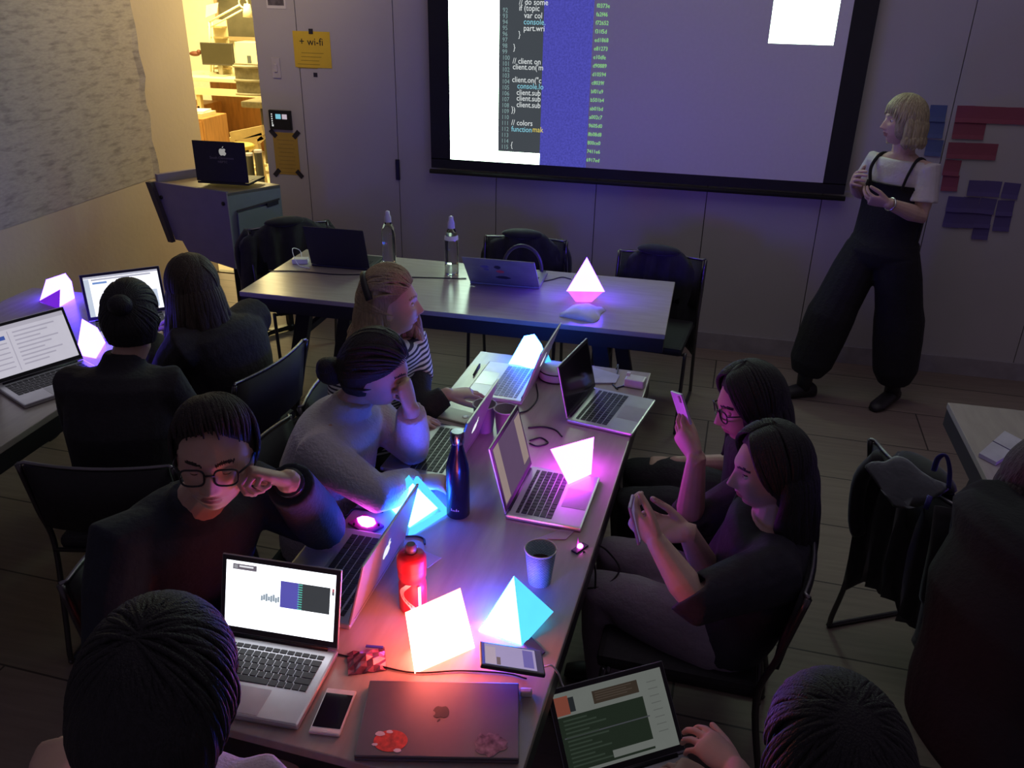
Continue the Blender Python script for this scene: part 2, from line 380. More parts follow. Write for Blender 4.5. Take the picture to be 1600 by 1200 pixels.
# pale slatted trestle and two poles nearer the doorway
t = thing('trestle', 'pale wooden trestle of crossing planks leaning in the office behind the lectern', 'trestle', (O(385, 220, 8.2).x, 8.2, 0))
L0 = V((t.location.x, t.location.y, 0))
for pa, pb, w in (((362, 213), (412, 203), .09), ((372, 225), (412, 212), .07), ((388, 236), (412, 214), .04)):
    MB().bar(O(*pa, 8.2) - L0, O(*pb, 8.2) - L0, .05, w).build('plank', mat('trestle_wood', (.62, .47, .22), .5, var=.1), t)
q = O(400, 216, 8.2) - L0
MB().bar(q, V((q.x + .05, q.y, 0)), .06, .05).build('leg', mat('trestle_wood', (.62, .47, .22), .5), t)
q = O(364, 214, 8.2) - L0
MB().bar(q, V((q.x, q.y + .1, 0)), .06, .05).build('leg', mat('trestle_wood', (.62, .47, .22), .5), t)
for i, (px, py, lab) in enumerate(((389, 243, 'dark tube with a white cap standing beside the lectern laptop, left of the pair'), (403, 238, 'dark tube with a white cap by the door edge, right of the pair'))):
    p = O(px, py, 6.6)
    t = thing('storage_tube', lab, 'tube', (p.x, 6.6, 0), group='capped tubes')
    MB().lathe([(.032, 0), (.032, p.z)]).build('shaft', mat('tube_grey', (.07, .07, .06), .4), t)
    MB().lathe([(.034, p.z), (.034, p.z + .02)]).build('cap', WHITEP, t)
t = thing('yellow_stool', 'round bright yellow stool top peeping over the lectern laptop', 'stool', (O(370, 226, 7.4).x, 7.4, 0))
p = O(370, 226, 7.4)
MB().lathe([(.16, p.z - .03), (.17, p.z - .015), (.15, p.z)]).build('seat', mat('stool_yellow', (.85, .65, .08), .5), t)
for k in range(3): MB().tube([(.1 * math.cos(2.1 * k), .1 * math.sin(2.1 * k), p.z - .03), (.16 * math.cos(2.1 * k), .16 * math.sin(2.1 * k), 0)], .014).build('leg', OFD, t)
p = O(312, 180, 9.2)
t = thing('paper_tray', 'pale tray of papers on the low orange cabinet behind the left door jamb', 'tray', (p.x, 9.2, p.z))
MB().box((0, 0, .02), (.25, .3, .04)).build('tray_body', YELW, t)
MB().box((0, 0, .05), (.2, .25, .02), rotz(.2)).build('papers', PAPER, t)
t = thing('low_cabinet', 'low orange wood cabinet under the tray of papers in the office', 'cabinet', (p.x - .05, 9.2, 0))
MB().box((0, 0, p.z / 2), (.5, .5, p.z), bev=.006).build('body', WOODO, t)
MB().box((.12, -.252, p.z * .5), (.22, .012, p.z * .9), bev=.004).build('door', WOODO, t)

# ------------------------------------------------------------------ wall things on the back wall
def W_(px, py, off=0): return AY(px, py, YW - off)
YPAP = mat('yellow_paper', (.80, .56, .045), .8, var=.04)
def tape(parent, c, w, h, rot, off):
    MB().box((c.x, c.y - off, c.z), (w, .001, h), M.Rotation(rot, 3, 'Y')).build('tape', TAPE, parent)
a, b = W_(457, 48), W_(519, 107); c = (a + b) / 2
t = thing('paper_sign', 'yellow paper sign headed wi-fi taped to the back wall', 'sign', (c.x, YW - .001, c.z))
w, h = b.x - a.x, a.z - b.z
MB().box((0, -.001, 0), (w, .0015, h)).build('sheet', YPAP, t)
mb = MB(); T = M.Translation((-w * .34, -.0022, h * .12)) @ M.Rotation(PI / 2, 4, 'X')
put_text(mb, '+ wi-fi', .062, T); mb.build('writing', mat('ink_black', (.02, .02, .02), .7), t)
mb = MB()
for k in range(5): mb.box((.0 - .01 * k, -.002, -.02 - .022 * k), (w * (.6 - .05 * (k % 3)), .0004, .004))
mb.build('small_print', mat('ink_faint', (.45, .30, .03), .8), t)
tape(t, V((0, 0, h / 2)), .028, .03, 0, .003)
tag(MB().box((0, -.001, 0), (.026, .0015, .026)).build('tape_scrap', TAPE, loc=W_(493, 117)), 'small dark square of tape left below the wi-fi sign', 'tape')
a, b = W_(426, 206), W_(470, 274); c = (a + b) / 2; w, h = b.x - a.x, a.z - b.z
t = thing('paper_notice', 'dull yellow notice with four dark tape corners under the wall tablet', 'notice', (c.x, YW - .001, c.z))
MB().box((0, -.001, 0), (w, .0015, h)).build('sheet', mat('dull_yellow_paper', (.50, .33, .06), .85, var=.05), t)
mb = MB()
for k in range(9): mb.box((0, -.002, h * .32 - k * .026), (w * (.7 - .1 * (k % 2)), .0004, .004))
mb.build('printed_lines', mat('ink_notice', (.33, .22, .05), .8), t)
for sx in (-1, 1):
    for sz_ in (-1, 1): tape(t, V((sx * w * .47, 0, sz_ * h * .47)), .03, .058, sx * sz_ * .75, .003)
a, b = W_(421, 171), W_(458, 203); c = (a + b) / 2; w, h = b.x - a.x, a.z - b.z
t = thing('wall_tablet', 'small black touch panel with lit blue tiles on the back wall', 'control panel', (c.x, YW, c.z))
MB().box((0, -.01, 0), (w, .02, h), bev=.004).build('housing', BLACK, t)
mb = MB(); mb.box((-.01, -.0205, .022), (.036, .001, .030)); mb.cur = 1; mb.box((.034, -.0205, .022), (.034, .001, .030)); mb.cur = 2
for k in range(5): mb.box((-.055, -.0205, .035 - k * .014), (.008, .001, .008))
mb.box((-.053, -.0205, -.035), (.012, .001, .012))
mb.build('display', [glow('tile_blue', (.18, .5, .62)), glow('tile_pale', (.5, .42, .48)), glow('tile_white', (.6, .62, .6))], t)
a, b = W_(424, 90), W_(440, 122); c = (a + b) / 2; w, h = b.x - a.x, a.z - b.z
t = thing('light_switch', 'plain pale switch plate on the back wall left of the wi-fi sign', 'switch', (c.x, YW, c.z))
MB().box((0, -.004, 0), (w, .008, h), bev=.002).build('plate', mat('switch_plate', (.55, .52, .54), .5), t)
MB().box((0, -.011, 0), (w * .4, .008, h * .4), bev=.002).build('rocker', mat('switch_plate', (.55, .52, .54), .5), t)
a, b = W_(414, -22), W_(447, 14); c = (a + b) / 2; w, h = b.x - a.x, a.z - b.z
t = thing('photo_print', 'small black and white photo print pinned high beside the doorway', 'picture', (c.x, YW - .001, c.z))
MB().box((0, -.001, 0), (w, .002, h)).build('print_border', PAPER, t)
MB().box((0, -.0025, .006), (w * .84, .001, h * .8)).build('print_image', mat('grey_photo', (.10, .09, .10), .5, var=.9, scale=18), t)
p = W_(622, 265)
t = thing('panel_catch', 'small dark catch on the wall panel seam left of the projection screen', 'catch', (p.x, YW, p.z))
MB().box((0, -.006, 0), (.026, .012, .13), bev=.003).build('catch_plate', DKMET, t)
# sticky notes (pixel corner, wall metres)
NB = mat('note_blue', (.10, .14, .30), .85, var=.08); NR = mat('note_red', (.28, .07, .11), .85, var=.08); NV = mat('note_violet', (.11, .085, .25), .85, var=.08)
notes = [(1465, 177, NB, 'blue', 'blue sticky note, topmost of the column beside the standing woman'), (1461, 203, NB, 'blue', 'blue sticky note, middle one of the column beside the standing woman'), (1459, 231, NB, 'blue', 'blue sticky note touching the standing woman\'s shoulder strap')]
nm = ['first', 'second', 'third', 'fourth', 'fifth']
for k, px in enumerate((1507, 1531, 1555, 1581, 1606)): notes.append((px, 178 + k, NR, 'red', nm[k] + ' red sticky note from the left in the top red row'))
for k, px in enumerate((1502, 1525)): notes.append((px, 204 + k, NR, 'red', ('left' if k == 0 else 'right') + ' red sticky note of the two-note second row'))
for k, px in enumerate((1493, 1518, 1544)): notes.append((px, 235 + k, NR, 'red', ('left', 'middle', 'right')[k] + ' red sticky note in the three-note row'))
for k, (px, py) in enumerate(((1487, 262), (1484, 286))): notes.append((px, py, NR, 'red', ('upper' if k == 0 else 'lower') + ' red sticky note of the vertical pair by the wall seam'))
for k, (px, py) in enumerate(((1525, 294), (1550, 295), (1579, 298))): notes.append((px, py, NV, 'violet', ('left', 'middle', 'right')[k] + ' violet sticky note in the upper violet row'))
for k, (px, py) in enumerate(((1492, 319), (1516, 320), (1542, 322), (1570, 325))): notes.append((px, py, NV, 'violet', nm[k] + ' violet sticky note from the left in the middle violet row'))
for k, (px, py) in enumerate(((1487, 343), (1509, 344), (1535, 344), (1565, 349))): notes.append((px, py, NV, 'violet', nm[k] + ' violet sticky note from the left in the lower violet row'))
notes.append((1532, 362, NV, 'violet', 'lowest violet sticky note hanging below the lower violet row'))
for k, (px, py, m, cname, lab) in enumerate(notes):
    p = W_(px, py); mb = MB()
    r = M.Rotation((random.random() - .5) * .08, 3, 'Y')
    vs = [r @ V((-.043, -.0005, .043)), r @ V((.043, -.0005, .043)), r @ V((.043, -.004, -.02)), r @ V((-.043, -.004, -.02)), r @ V((-.043, -.010, -.043)), r @ V((.043, -.010, -.043))]
    vs2 = [v + V((0, .0004, 0)) for v in vs]
    mb.add(vs + vs2, [[0, 1, 2, 3], [3, 2, 5, 4], [9, 8, 7, 6], [10, 11, 8, 9], [0, 6, 7, 1], [1, 7, 8, 2], [2, 8, 11, 5], [5, 11, 10, 4], [4, 10, 9, 3], [3, 9, 6, 0]])
    o = mb.build('sticky_note', m, loc=(p.x, YW - .0005, p.z)); tag(o, lab, 'sticky note', 'sticky notes on the back wall')
# ------------------------------------------------------------------ projection screen
YS = 5.15
def P_(px, py): return AY(px, py, YS)
iL, iR, iB = P_(704, 248).x, P_(1285, 289).x, (P_(704, 248).z + P_(1285, 289).z) / 2
iT = 2.75
bw = P_(704, 248).x - P_(674, 250).x; bb = iB - (P_(675, 270).z + P_(1316, 314).z) / 2
cx0 = (iL + iR) / 2
t = thing('projection_screen', 'wide pull-down projection screen with black border showing code on the back wall', 'screen', (cx0, YS, 0))
SCRB = mat('screen_border_black', (.010, .010, .012), .7); 
mb = MB(); W = iR - iL
mb.box((-W / 2 - bw / 2, .004, (iT + iB) / 2), (bw, .012, iT - iB)).box((W / 2 + bw / 2, .004, (iT + iB) / 2), (bw, .012, iT - iB)).box((0, .004, iB - bb / 2 + .02), (W + 2 * bw, .012, bb - .03))
mb.build('border', SCRB, t)
mb = MB(); mb.tube([(-W / 2 - bw - .01, 0, iB - bb + .012), (W / 2 + bw + .01, 0, iB - bb + .012)], .014, 12); mb.build('bottom_bar', SCRB, t)
MB().tube([(-W / 2 - bw - .04, .01, iT + .05), (W / 2 + bw + .04, .01, iT + .05)], .05, 14).build('roller_case', SCRB, t)
MB().box((0, .004, (iT + iB) / 2), (W, .01, iT - iB)).build('screen_fabric', mat('screen_fabric', (.62, .61, .64), .8, var=.02, scale=50, emit=(.42, .36, .80), estr=.03), t)  # faint violet emission stands in for light falling on the fabric
G_W = glow('beam_white', (6.0, 8.6, 6.4)); G_C = glow('beam_code_grey', (.055, .064, .075)); G_B = glow('beam_blue', (.07, .068, .40), var=.45, scale=95)
G_T = glow('beam_text_white', (.75, .80, .80)); G_CY = glow('beam_text_cyan', (.25, .62, .75)); G_PK = glow('beam_text_pink', (.55, .25, .42)); G_Y = glow('beam_text_yellow', (.75, .62, .12)); G_G = glow('beam_text_green', (.26, .62, .22)); G_N = glow('beam_line_number', (.22, .34, .34))
def sx(px, py): return P_(px, py).x - cx0
def rect(x0, x1, z0, z1, off, m, name):
    MB().box(((x0 + x1) / 2, -.001 - off, (z0 + z1) / 2), (x1 - x0, .0006, z1 - z0)).build(name, m, t)
xw = sx(779, 150); xc = sx(846, 150); xb = sx(921, 150); 
zc0 = P_(780, 236).z
rect(-W / 2, xw, iB + .002, iT, 0, G_W, 'projected_panel')
rect(xw, xc, iB + .002, zc0, 0, G_W, 'projected_footer')
rect(xw, xc, zc0, iT, 0, G_C, 'projected_editor')
rect(xc, xb, iB + .002, iT, 0, G_B, 'projected_console')
xs0, xs1 = sx(1204, 40), sx(1307, 40)
rect(xs0, xs1, P_(1250, 69).z, iT, 0, G_W, 'projected_window')
# code
rows = [(3, '// do some', G_T, 811), (12.5, 'if (topic', G_T, 811), (24, 'var col', G_T, 819), (34, 'console.', G_CY, 818), (44, 'part.wri', G_T, 818), (54, '}', G_T, 810),
        (74, '}', G_T, 802), (95, '// client on', G_T, 801), (104, "client.on('m", G_T, 801), (124, 'client.on("c', G_T, 800), (134, 'console.lo', G_CY, 808), (144, 'client.sub', G_T, 807), (153, 'client.sub', G_T, 807), (163, 'client.sub', G_T, 807), (171, '})', G_T, 799), (191, '// colors', G_T, 799), (201, 'function', G_CY, 799), (202, 'mak', G_Y, 832), (226, '{', G_T, 798)]
def word(px, py, s, m, size, name='code_line'):
    p = P_(px, py); mb = MB()
    T = M.Translation((p.x - cx0, -.0026, p.z)) @ M.Rotation(PI / 2, 4, 'X') @ M.Diagonal((.86, 1, 1, 1))
    put_text(mb, s, size, T, .0002); mb.build(name, m, t)
TS = .045
for y, s, m, px in rows: word(px, y + 4, s, m, TS)
for n in range(92, 116):
    y = 191 + (n - 111) * 9.25 + 4
    word(783.5 - (y - 195) * .012, y, str(n), G_N, .036, 'line_number')
for k, s in enumerate(['f0373e', 'fa2f46', 'f72652', 'f31f5d', 'ed1868', 'e81273', 'e10dfe', 'd90889', 'd10594', 'c8039f', 'bf01a9', 'b501b4', 'ab01bd', 'a002c7', '9605d0', '8b08d8', '800ce0', '7411e6', '6917ed']):
    px = 932.5 - k * .92; py = 12 + k * 13.35; word(px, py, s, G_G, .031, 'hex_code')

# ------------------------------------------------------------------ tables
def make_table(label, loc, rz, L=2.04, Wd=.735, group='training tables'):
    """long side along local x; height .74"""
    t = thing('training_table', label, 'table', (*loc, 0), rz, group)
    MB().box((0, 0, .728), (L, Wd, .024), bev=.003).build('tabletop', TTOP, t)
    mb = MB()
    for s in (-1, 1): mb.box((0, s * (Wd / 2 - .012), .683), (L - .01, .02, .066)); mb.box((s * (L / 2 - .015), 0, .683), (.02, Wd - .045, .066))
    mb.build('apron', TEDGE, t)
    for a in (-1, 1):
        for b in (-1, 1):
            MB().bar((a * (L / 2 - .30), b * (Wd / 2 - .09), .66), (a * (L / 2 - .16), b * (Wd / 2 - .05), 0), .07, .045, V((0, 1, 0))).build('leg', TEDGE, t)
    for a in (-1, 1): MB().bar((a * (L / 2 - .27), -(Wd / 2 - .08), .52), (a * (L / 2 - .27), Wd / 2 - .08, .52), .03, .03).build('cross_brace', TEDGE, t)
    return t
make_table('long bare table in front of the projection screen with a lantern and bottles', (-1.132, 3.89), 0, 2.048, .742)
make_table('central table crowded with laptops, lanterns and bottles', (-.533, 2.105), R_(90 - 2.6), 2.02, .705)
make_table('table at the left wall with two bright laptops and two lanterns', (-2.63, 2.38), R_(91), 1.86, .98)
make_table('table corner at the right edge holding a pale folded packet', (1.69, 2.62), R_(90), 1.02, 1.46)

# ------------------------------------------------------------------ chairs
SEATB = mat('seat_black', (.016, .015, .018), .7, var=.2, scale=60)
def chair_parts(t):
    MB().box((0, .0, .445), (.44, .43, .045), bev=.018).build('seat', SEATB, t)
    mb = MB(); n = 9; vs = []
    for i in range(n):
        u = (i / (n - 1) - .5) * .44; y = -.235 - .03 * (1 - (u / .22) ** 2)
        for z, o in ((.54, 0), (.785, -.035)): vs += [V((u, y + o, z)), V((u, y + o - .022, z))]
    fs = []
    for i in range(n - 1):
        a = i * 4; b = a + 4
        fs += [[a, b, b + 2, a + 2], [a + 1, a + 3, b + 3, b + 1], [a + 2, b + 2, b + 3, a + 3], [a, a + 1, b + 1, b]]
    fs += [[0, 2, 3, 1], [(n - 1) * 4, (n - 1) * 4 + 1, (n - 1) * 4 + 3, (n - 1) * 4 + 2]]
    mb.add(vs, fs, True).build('backrest', SEATB, t)
    for s in (-1, 1):
        x = s * .235
        MB().tube(smoothline([(x, -.29, .79), (x, -.25, .60), (x, -.215, .44), (x, -.26, .16), (x, -.285, .02), (x, -.24, .008), (x, .20, .008), (x, .235, .03), (x, .21, .25), (x, .19, .44)], 5), .0095, 8).build('side_frame', mat('chair_tube', (.10, .095, .10), .3, .8), t)
    for y in (-.22, .18): MB().tube([(-.235, y, .425), (.235, y, .425)], .008, 8).build('cross_tube', mat('chair_tube', (.10, .095, .10), .3, .8), t)
    MB().tube([(-.235, -.292, .792)] + [((i / 8 - .5) * .44, -.27 - .03 * (1 - ((i / 8 - .5) / .5) ** 2) - .012, .792) for i in range(9)] + [(.235, -.292, .792)], .006, 8).build('top_rail', mat('rail_metal', (.22, .22, .23), .35, .9), t)
CG = 'black stacking chairs with tubular sled legs'
ch0 = thing('stacking_chair', 'black chair behind the left end of the far table, dark coat over its back', 'chair', (-2.20, 4.30, 0), R_(221), CG); chair_parts(ch0)
dup(ch0, (-.96, 4.36, 0), R_(184), 'black chair with a coat on it, behind the silver laptop on the far table')
dup(ch0, (-.23, 4.26, 0), R_(174), 'black chair with a coat on it, at the right end of the far table')
dup(ch0, (-1.76, 2.15, 0), R_(12), 'black chair under the dark person with a hair bun at the left table')
dup(ch0, (-1.84, 2.74, 0), R_(83), 'black chair under the long haired woman at the left table, its rim catching light')
dup(ch0, (-1.13, 1.60, 0), R_(-90), 'black chair under the man with glasses')
dup(ch0, (-1.00, 2.08, 0), R_(-90), 'black chair under the person in the pale grey sweater')
dup(ch0, (-1.00, 2.62, 0), R_(-88), 'black chair under the blonde woman with the striped top')
dup(ch0, (.07, 2.54, 0), R_(96), 'black chair under the person photographing with a lilac phone')
dup(ch0, (.07, 2.01, 0), R_(88), 'black chair under the long black haired woman on the right')
dup(ch0, (.98, 2.58, 0), R_(-62), 'black chair at the right table with a grey cloth bag on its back')

def coat(label, loc, rz, col, wid=.5, drop=.42, seed=1):
    """a coat draped over a chair back: arched closed shell with folds"""
    rnd = random.Random(seed); n = 22; m = 12; vs = []; fs = []
    for i in range(n + 1):
        u = (i / n - .5) * wid
        for j in range(m + 1):
            q = j / m; a = (q - .5) * 2
            fold = .014 * math.sin(i * 1.3 + seed) + .010 * math.sin(i * 2.9 + j)
            y = -.275 + .055 * math.sin(a * 1.5) * 1.0 + (fold if abs(a) > .2 else fold * .4)
            z = .825 - drop * abs(a) ** 1.6 - .11 * (abs(u) / (wid / 2)) ** 3 + .012 * math.sin(i * .9 + seed)
            vs.append(V((u * (1 + .10 * abs(a)), y - .05 * a * abs(a), z)))
    k = m + 1
    for i in range(n):
        for j in range(m): fs.append([i * k + j, (i + 1) * k + j, (i + 1) * k + j + 1, i * k + j + 1])
    o = len(vs); vs2 = [v * 1 for v in vs]
    for i in range(n + 1):
        for j in range(m + 1):
            q = (j / m - .5) * 2; v = vs[i * k + j]; vs2[i * k + j] = V((v.x * .97, v.y + (.014 if q < 0 else -.014) * min(1, abs(q) * 3), v.z - .014))
    fs2 = [[o + a for a in f[::-1]] for f in fs]
    bd = [i * k for i in range(n + 1)] + [n * k + j for j in range(1, m + 1)] + [i * k + m for i in range(n - 1, -1, -1)] + [j for j in range(m - 1, 0, -1)]
    fs3 = [[bd[i], bd[(i + 1) % len(bd)], o + bd[(i + 1) % len(bd)], o + bd[i]][::-1] for i in range(len(bd))]
    t = thing('coat', label, 'coat', (*loc, 0), rz)
    MB().add(vs + vs2, fs + fs2 + fs3, True).build('coat_body', mat('coat_' + str(seed), col, .85, var=.3, scale=25, sheen=.2), t)
    for s in (-1, 1): MB().tube(smoothline([(s * wid * .40, -.31, .78), (s * wid * .50, -.33, .68), (s * wid * .50, -.32, .54), (s * wid * .47, -.30, .46)], 4), [.035] * 12 + [.03], 10, flat=.7).build('sleeve', mat('coat_' + str(seed), col, .85), t)
    MB().ell((.02, -.285, .818), (.12, .045, .030), 18, 10).build('collar', mat('coat_' + str(seed), col, .85), t)
    return t
coat('dark bulky coat draped over the chair beside the lectern, left end of the far table', (-2.20, 4.30), R_(221), (.020, .018, .018), .58, .5, 1)
coat('black coat draped on the chair behind the silver stickered laptop', (-.96, 4.36), R_(184), (.016, .016, .02), .48, .40, 2)
coat('black padded coat hanging on the chair at the right end of the far table', (-.23, 4.26), R_(174), (.015, .015, .02), .42, .46, 3)

coat('black coat trailing from the empty right hand chair beneath the grey cloth bag', (.98, 2.58), R_(-62), (.016, .014, .018), .38, .50, 4)
# ------------------------------------------------------------------ lectern
A = AT(355, 300, .97); B = AT(240, 283, .97); Cc = AT(437, 287, .97)
t = thing('lectern', 'grey and violet folding lectern on thin legs by the doorway, black laptop on top', 'lectern', (A.x, A.y, 0))
u = (B - A); w = (Cc - A); 
LP = mat('lectern_violet_grey', (.23, .20, .27), .6, var=.05); LG = mat('lectern_teal_grey', (.20, .235, .235), .6, var=.05); LW = mat('lectern_top', (.32, .25, .16), .4)
up = V((0, 0, 1)); nu = V((-u.y, u.x, 0)).normalized()
if nu.y > 0: nu = -nu
def uv(a, z, o=0): return u * a + up * z + nu * o
# front panel: tapered towards the floor with a stepped lower left
mb = MB(); mb.sheet([uv(.0, .97, .01), uv(.0, .50, .01), uv(.62, .54, .01), uv(.70, .62, .01), uv(.80, .62, .01), uv(1.0, .97, .01)][::-1], -.02); mb.build('front_panel', LP, t)
mb = MB(); mb.sheet([uv(.97, .97, .014), uv(1.04, .97, .014), uv(.85, .61, .014), uv(.79, .61, .014)], .03); mb.build('side_rail', mat('lectern_dark_rail', (.05, .04, .045), .6), t)
def wv(a, z, o=0): return w * a + up * z + V((w.y, -w.x, 0)).normalized() * o
mb = MB(); mb.sheet([wv(.0, .96), wv(.0, .56), wv(1.0, .66), wv(1.0, .96)], -.03); mb.build('drawer_box', LG, t)
mb = MB(); mb.sheet([wv(.12, .84, .008), wv(.10, .61, .008), wv(.92, .69, .008), wv(.92, .86, .008)], .012); mb.build('drawer_front', LG, t)
mb = MB(); mb.sheet([wv(.12, .855, .004), wv(.12, .845, .004), wv(.95, .875, .004), wv(.95, .885, .004)], .01); mb.build('shadow_gap', mat('lectern_dark_rail', (.05, .04, .045), .6), t)
mb = MB(); mb.sheet([wv(.68, .87, .010), wv(.68, .845, .010), wv(.90, .855, .010), wv(.90, .88, .010)], .016); mb.build('handle', mat('handle_black', (.02, .02, .02), .5), t)
bk = u + w
mb = MB(); mb.sheet([up * .965, up * .965 + u, up * .965 + bk, up * .965 + w], .02); mb.build('top_board', LW, t)
mb = MB(); mb.bar(up * .985 + u * .95, up * .985 + bk * .98, .03, .06); mb.build('rear_lip', LP, t)
for a, b in ((.04, .0), (.04, 1.0), (.95, .5)):
    q = u * a + w * (b * .9 + .05)
    MB().bar(q + up * .6, q * 1.05, .035, .035).ell(q * 1.05 + up * .025, (.028, .028, .025)).build('leg', DKMET, t)
MB().bar(u * .04 + w * .05 + up * .03, u * .04 + w * .95 + up * .03, .04, .03).bar(u * .3 + w * .4 + up * .03, w * .5 + up * .03, .04, .03).build('foot_rail', DKMET, t)
MB().tube([uv(.05, .90, .013), uv(.05, .90, .018)], .012).tube([uv(.9, .88, .013), uv(.9, .88, .018)], .012).build('bolt', DKMET, t)
LECT = (A.copy(), u.copy(), w.copy())

# ------------------------------------------------------------------ laptops
APPLE = [(0, .33), (.10, .36), (.22, .40), (.36, .36), (.46, .25), (.38, .17), (.345, .06), (.37, -.06), (.45, -.15), (.50, -.18), (.44, -.33), (.34, -.46), (.23, -.52), (.12, -.49), (0, -.46), (-.12, -.49), (-.23, -.52), (-.34, -.46), (-.44, -.30), (-.495, -.10), (-.49, .10), (-.43, .26), (-.32, .36), (-.20, .39), (-.09, .36)]
LEAF = [(.0, .44), (.02, .56), (.09, .65), (.19, .70), (.18, .60), (.11, .50)]
UI_WH = glow('ui_white', (2.3, 2.4, 2.6), var=.02)
def ui(name, col): return glow('ui_' + name, col, var=.05, scale=25)
def make_laptop(label, hinge, axis, w=.304, d=.212, lid=None, ang=110, shell=None, keys=KEY, screen=None, bezel=None, logo=None, logo_col=None, black_hinge=False, group='laptops', pitch=0, name='laptop'):
    """hinge: point on the table under the hinge centre; axis: direction of the hinge with the user on its right-hand side (-y)"""
    shell = shell or ALU; lid = lid or d
    t = thing(name, label, 'laptop', hinge, math.atan2(axis[1], axis[0]), group)
    if pitch: t.rotation_euler = (pitch, 0, t.rotation_euler[2])
    h = .014
    bo = MB().box((0, -d / 2, h / 2 + .001), (w, d, h), bev=.0055).build('base', shell, t)
    mb = MB(); ky0, ky1 = -.022, -.022 - d * .50; kw = w * .86
    rowsn = 6; rh = (ky0 - ky1) / rowsn
    for r in range(rowsn):
        y = ky0 - rh * (r + .5); n = 14 if r else 14
        x = -kw / 2
        ws = [1] * 14
        if r == 1: ws = [1] * 13 + [1.4]
        if r == 2: ws = [1.4] + [1] * 13
        if r == 3: ws = [1.7] + [1] * 11 + [1.7]
        if r == 4: ws = [2.2] + [1] * 10 + [2.2]
        if r == 5: ws = [1, 1, 1, 1.2, 5, 1.2, 1, 1, 1, 1]
        sc = kw / sum(ws); hh = rh * (.55 if r == 0 else .84)
        for q in ws:
            mb.box((x + q * sc / 2, y, h + .0018), (q * sc - .0028, hh, .0016)); x += q * sc
    mb.build('keyboard', keys, bo)
    MB().box((0, (ky1 - .008 - d + .006) / 2, h + .0012), (w * .36, -(-d + .008) + (ky1 - .010), .0006)).build('trackpad', mat('trackpad_grey', (.48, .48, .50), .3, .3), bo)
    a = R_(ang); vd = V((0, -math.cos(a), math.sin(a))); nd = V((1, 0, 0)).cross(vd)
    T = M(((1, vd.x, nd.x, 0), (0, vd.y, nd.y, -.004), (0, vd.z, nd.z, h + .003), (0, 0, 0, 1)))
    mb = MB(); mb.T = T; mb.box((0, lid / 2, -.003), (w, lid, .006), bev=.0028); lo = mb.build('lid', shell, t)
    mb = MB(); mb.T = T; mb.box((0, lid / 2 + .002, .0004), (w - .004, lid - .008, .0008), bev=.0003); mb.build('bezel', bezel or BLACK, lo)
    mb = MB(); mb.tube([(-w * .42, -.004, h + .002), (w * .42, -.004, h + .002)], .0055, 10); mb.build('hinge', BLACK if black_hinge else DKMET, t)
    ms = [mat('screen_off', (.010, .010, .013), .12, spec=.6)]; mb = MB(); mb.T = T
    bx, bt, bbm = .012, .013, .020
    x0, x1, y0, y1 = -w / 2 + bx, w / 2 - bx, bbm, lid - bt
    rl = [(0, 0, 1, 1, ms[0])] + (screen or [])
    for i, (u0, v0, u1, v1, m) in enumerate(rl):
        if m not in ms: ms.append(m)
        mb.cur = ms.index(m); z = .0011 + .00012 * i
        X0, X1 = x0 + (x1 - x0) * u0, x0 + (x1 - x0) * u1; Y1, Y0 = y1 - (y1 - y0) * v0, y1 - (y1 - y0) * v1
        mb.box(((X0 + X1) / 2, (Y0 + Y1) / 2, z), (X1 - X0, Y1 - Y0, .0002))
    mb.build('screen', ms, lo)
    if logo:
        mb = MB(); mb.T = T @ M.Translation((0, lid * .52, -.0062)) @ M.Rotation(PI, 4, 'Y')
        for poly in (APPLE, LEAF): mb.prism([(x * logo, y * logo) for x, y in poly], .0006)
        mb.build('logo', logo_col, lo)
    return lo, T
WH = UI_WH
dk = ui('code_dark', (.014, .016, .018)); gy = ui('bar_grey', (.30, .30, .33)); 
# left table laptops
pa = ui('page_lilac', (.52, .50, .58)); pl = ui('text_lilac', (.36, .34, .42)); bl = ui('menu_blue', (.05, .09, .33)); 
lines = [(.36, .16 + k * .085, .36 + .5 - .1 * (k % 3), .16 + k * .085 + .03, pl) for k in range(9)] + [(.06, .34 + k * .10, .26, .34 + k * .10 + .025, pl) for k in range(6)]
make_laptop('open laptop at the left picture edge showing a pale lilac mail page', (-2.385, 2.455, .74), (.43, .90), w=.33, d=.235, lid=.215, ang=112, screen=[(0, 0, 1, 1, pa), (0, 0, 1, .09, ui('page_bar', (.40, .38, .45))), (.03, .20, .26, .28, bl), (.30, .13, .31, .95, pl)] + lines)
cb = ui('ide_blue', (.16, .28, .60)); tb = ui('ide_text', (.55, .62, .75))
make_laptop('open laptop with a white editor screen between the two dark seated figures', (-2.425, 3.05, .74), (.75, .66), w=.325, d=.215, lid=.205, ang=108, screen=[(0, 0, 1, 1, ui('ide_white', (1.15, 1.15, 1.25))), (0, 0, 1, .05, ui('ide_grey', (.45, .45, .55))), (.10, .07, .9, .11, ui('ide_grey', (.45, .45, .55))), (0, .06, .07, 1, tb), (.11, .15, .30, .20, cb), (.62, .50, .95, .95, tb)] + [(.66, .55 + k * .07, .66 + .2, .57 + k * .07, cb) for k in range(5)])
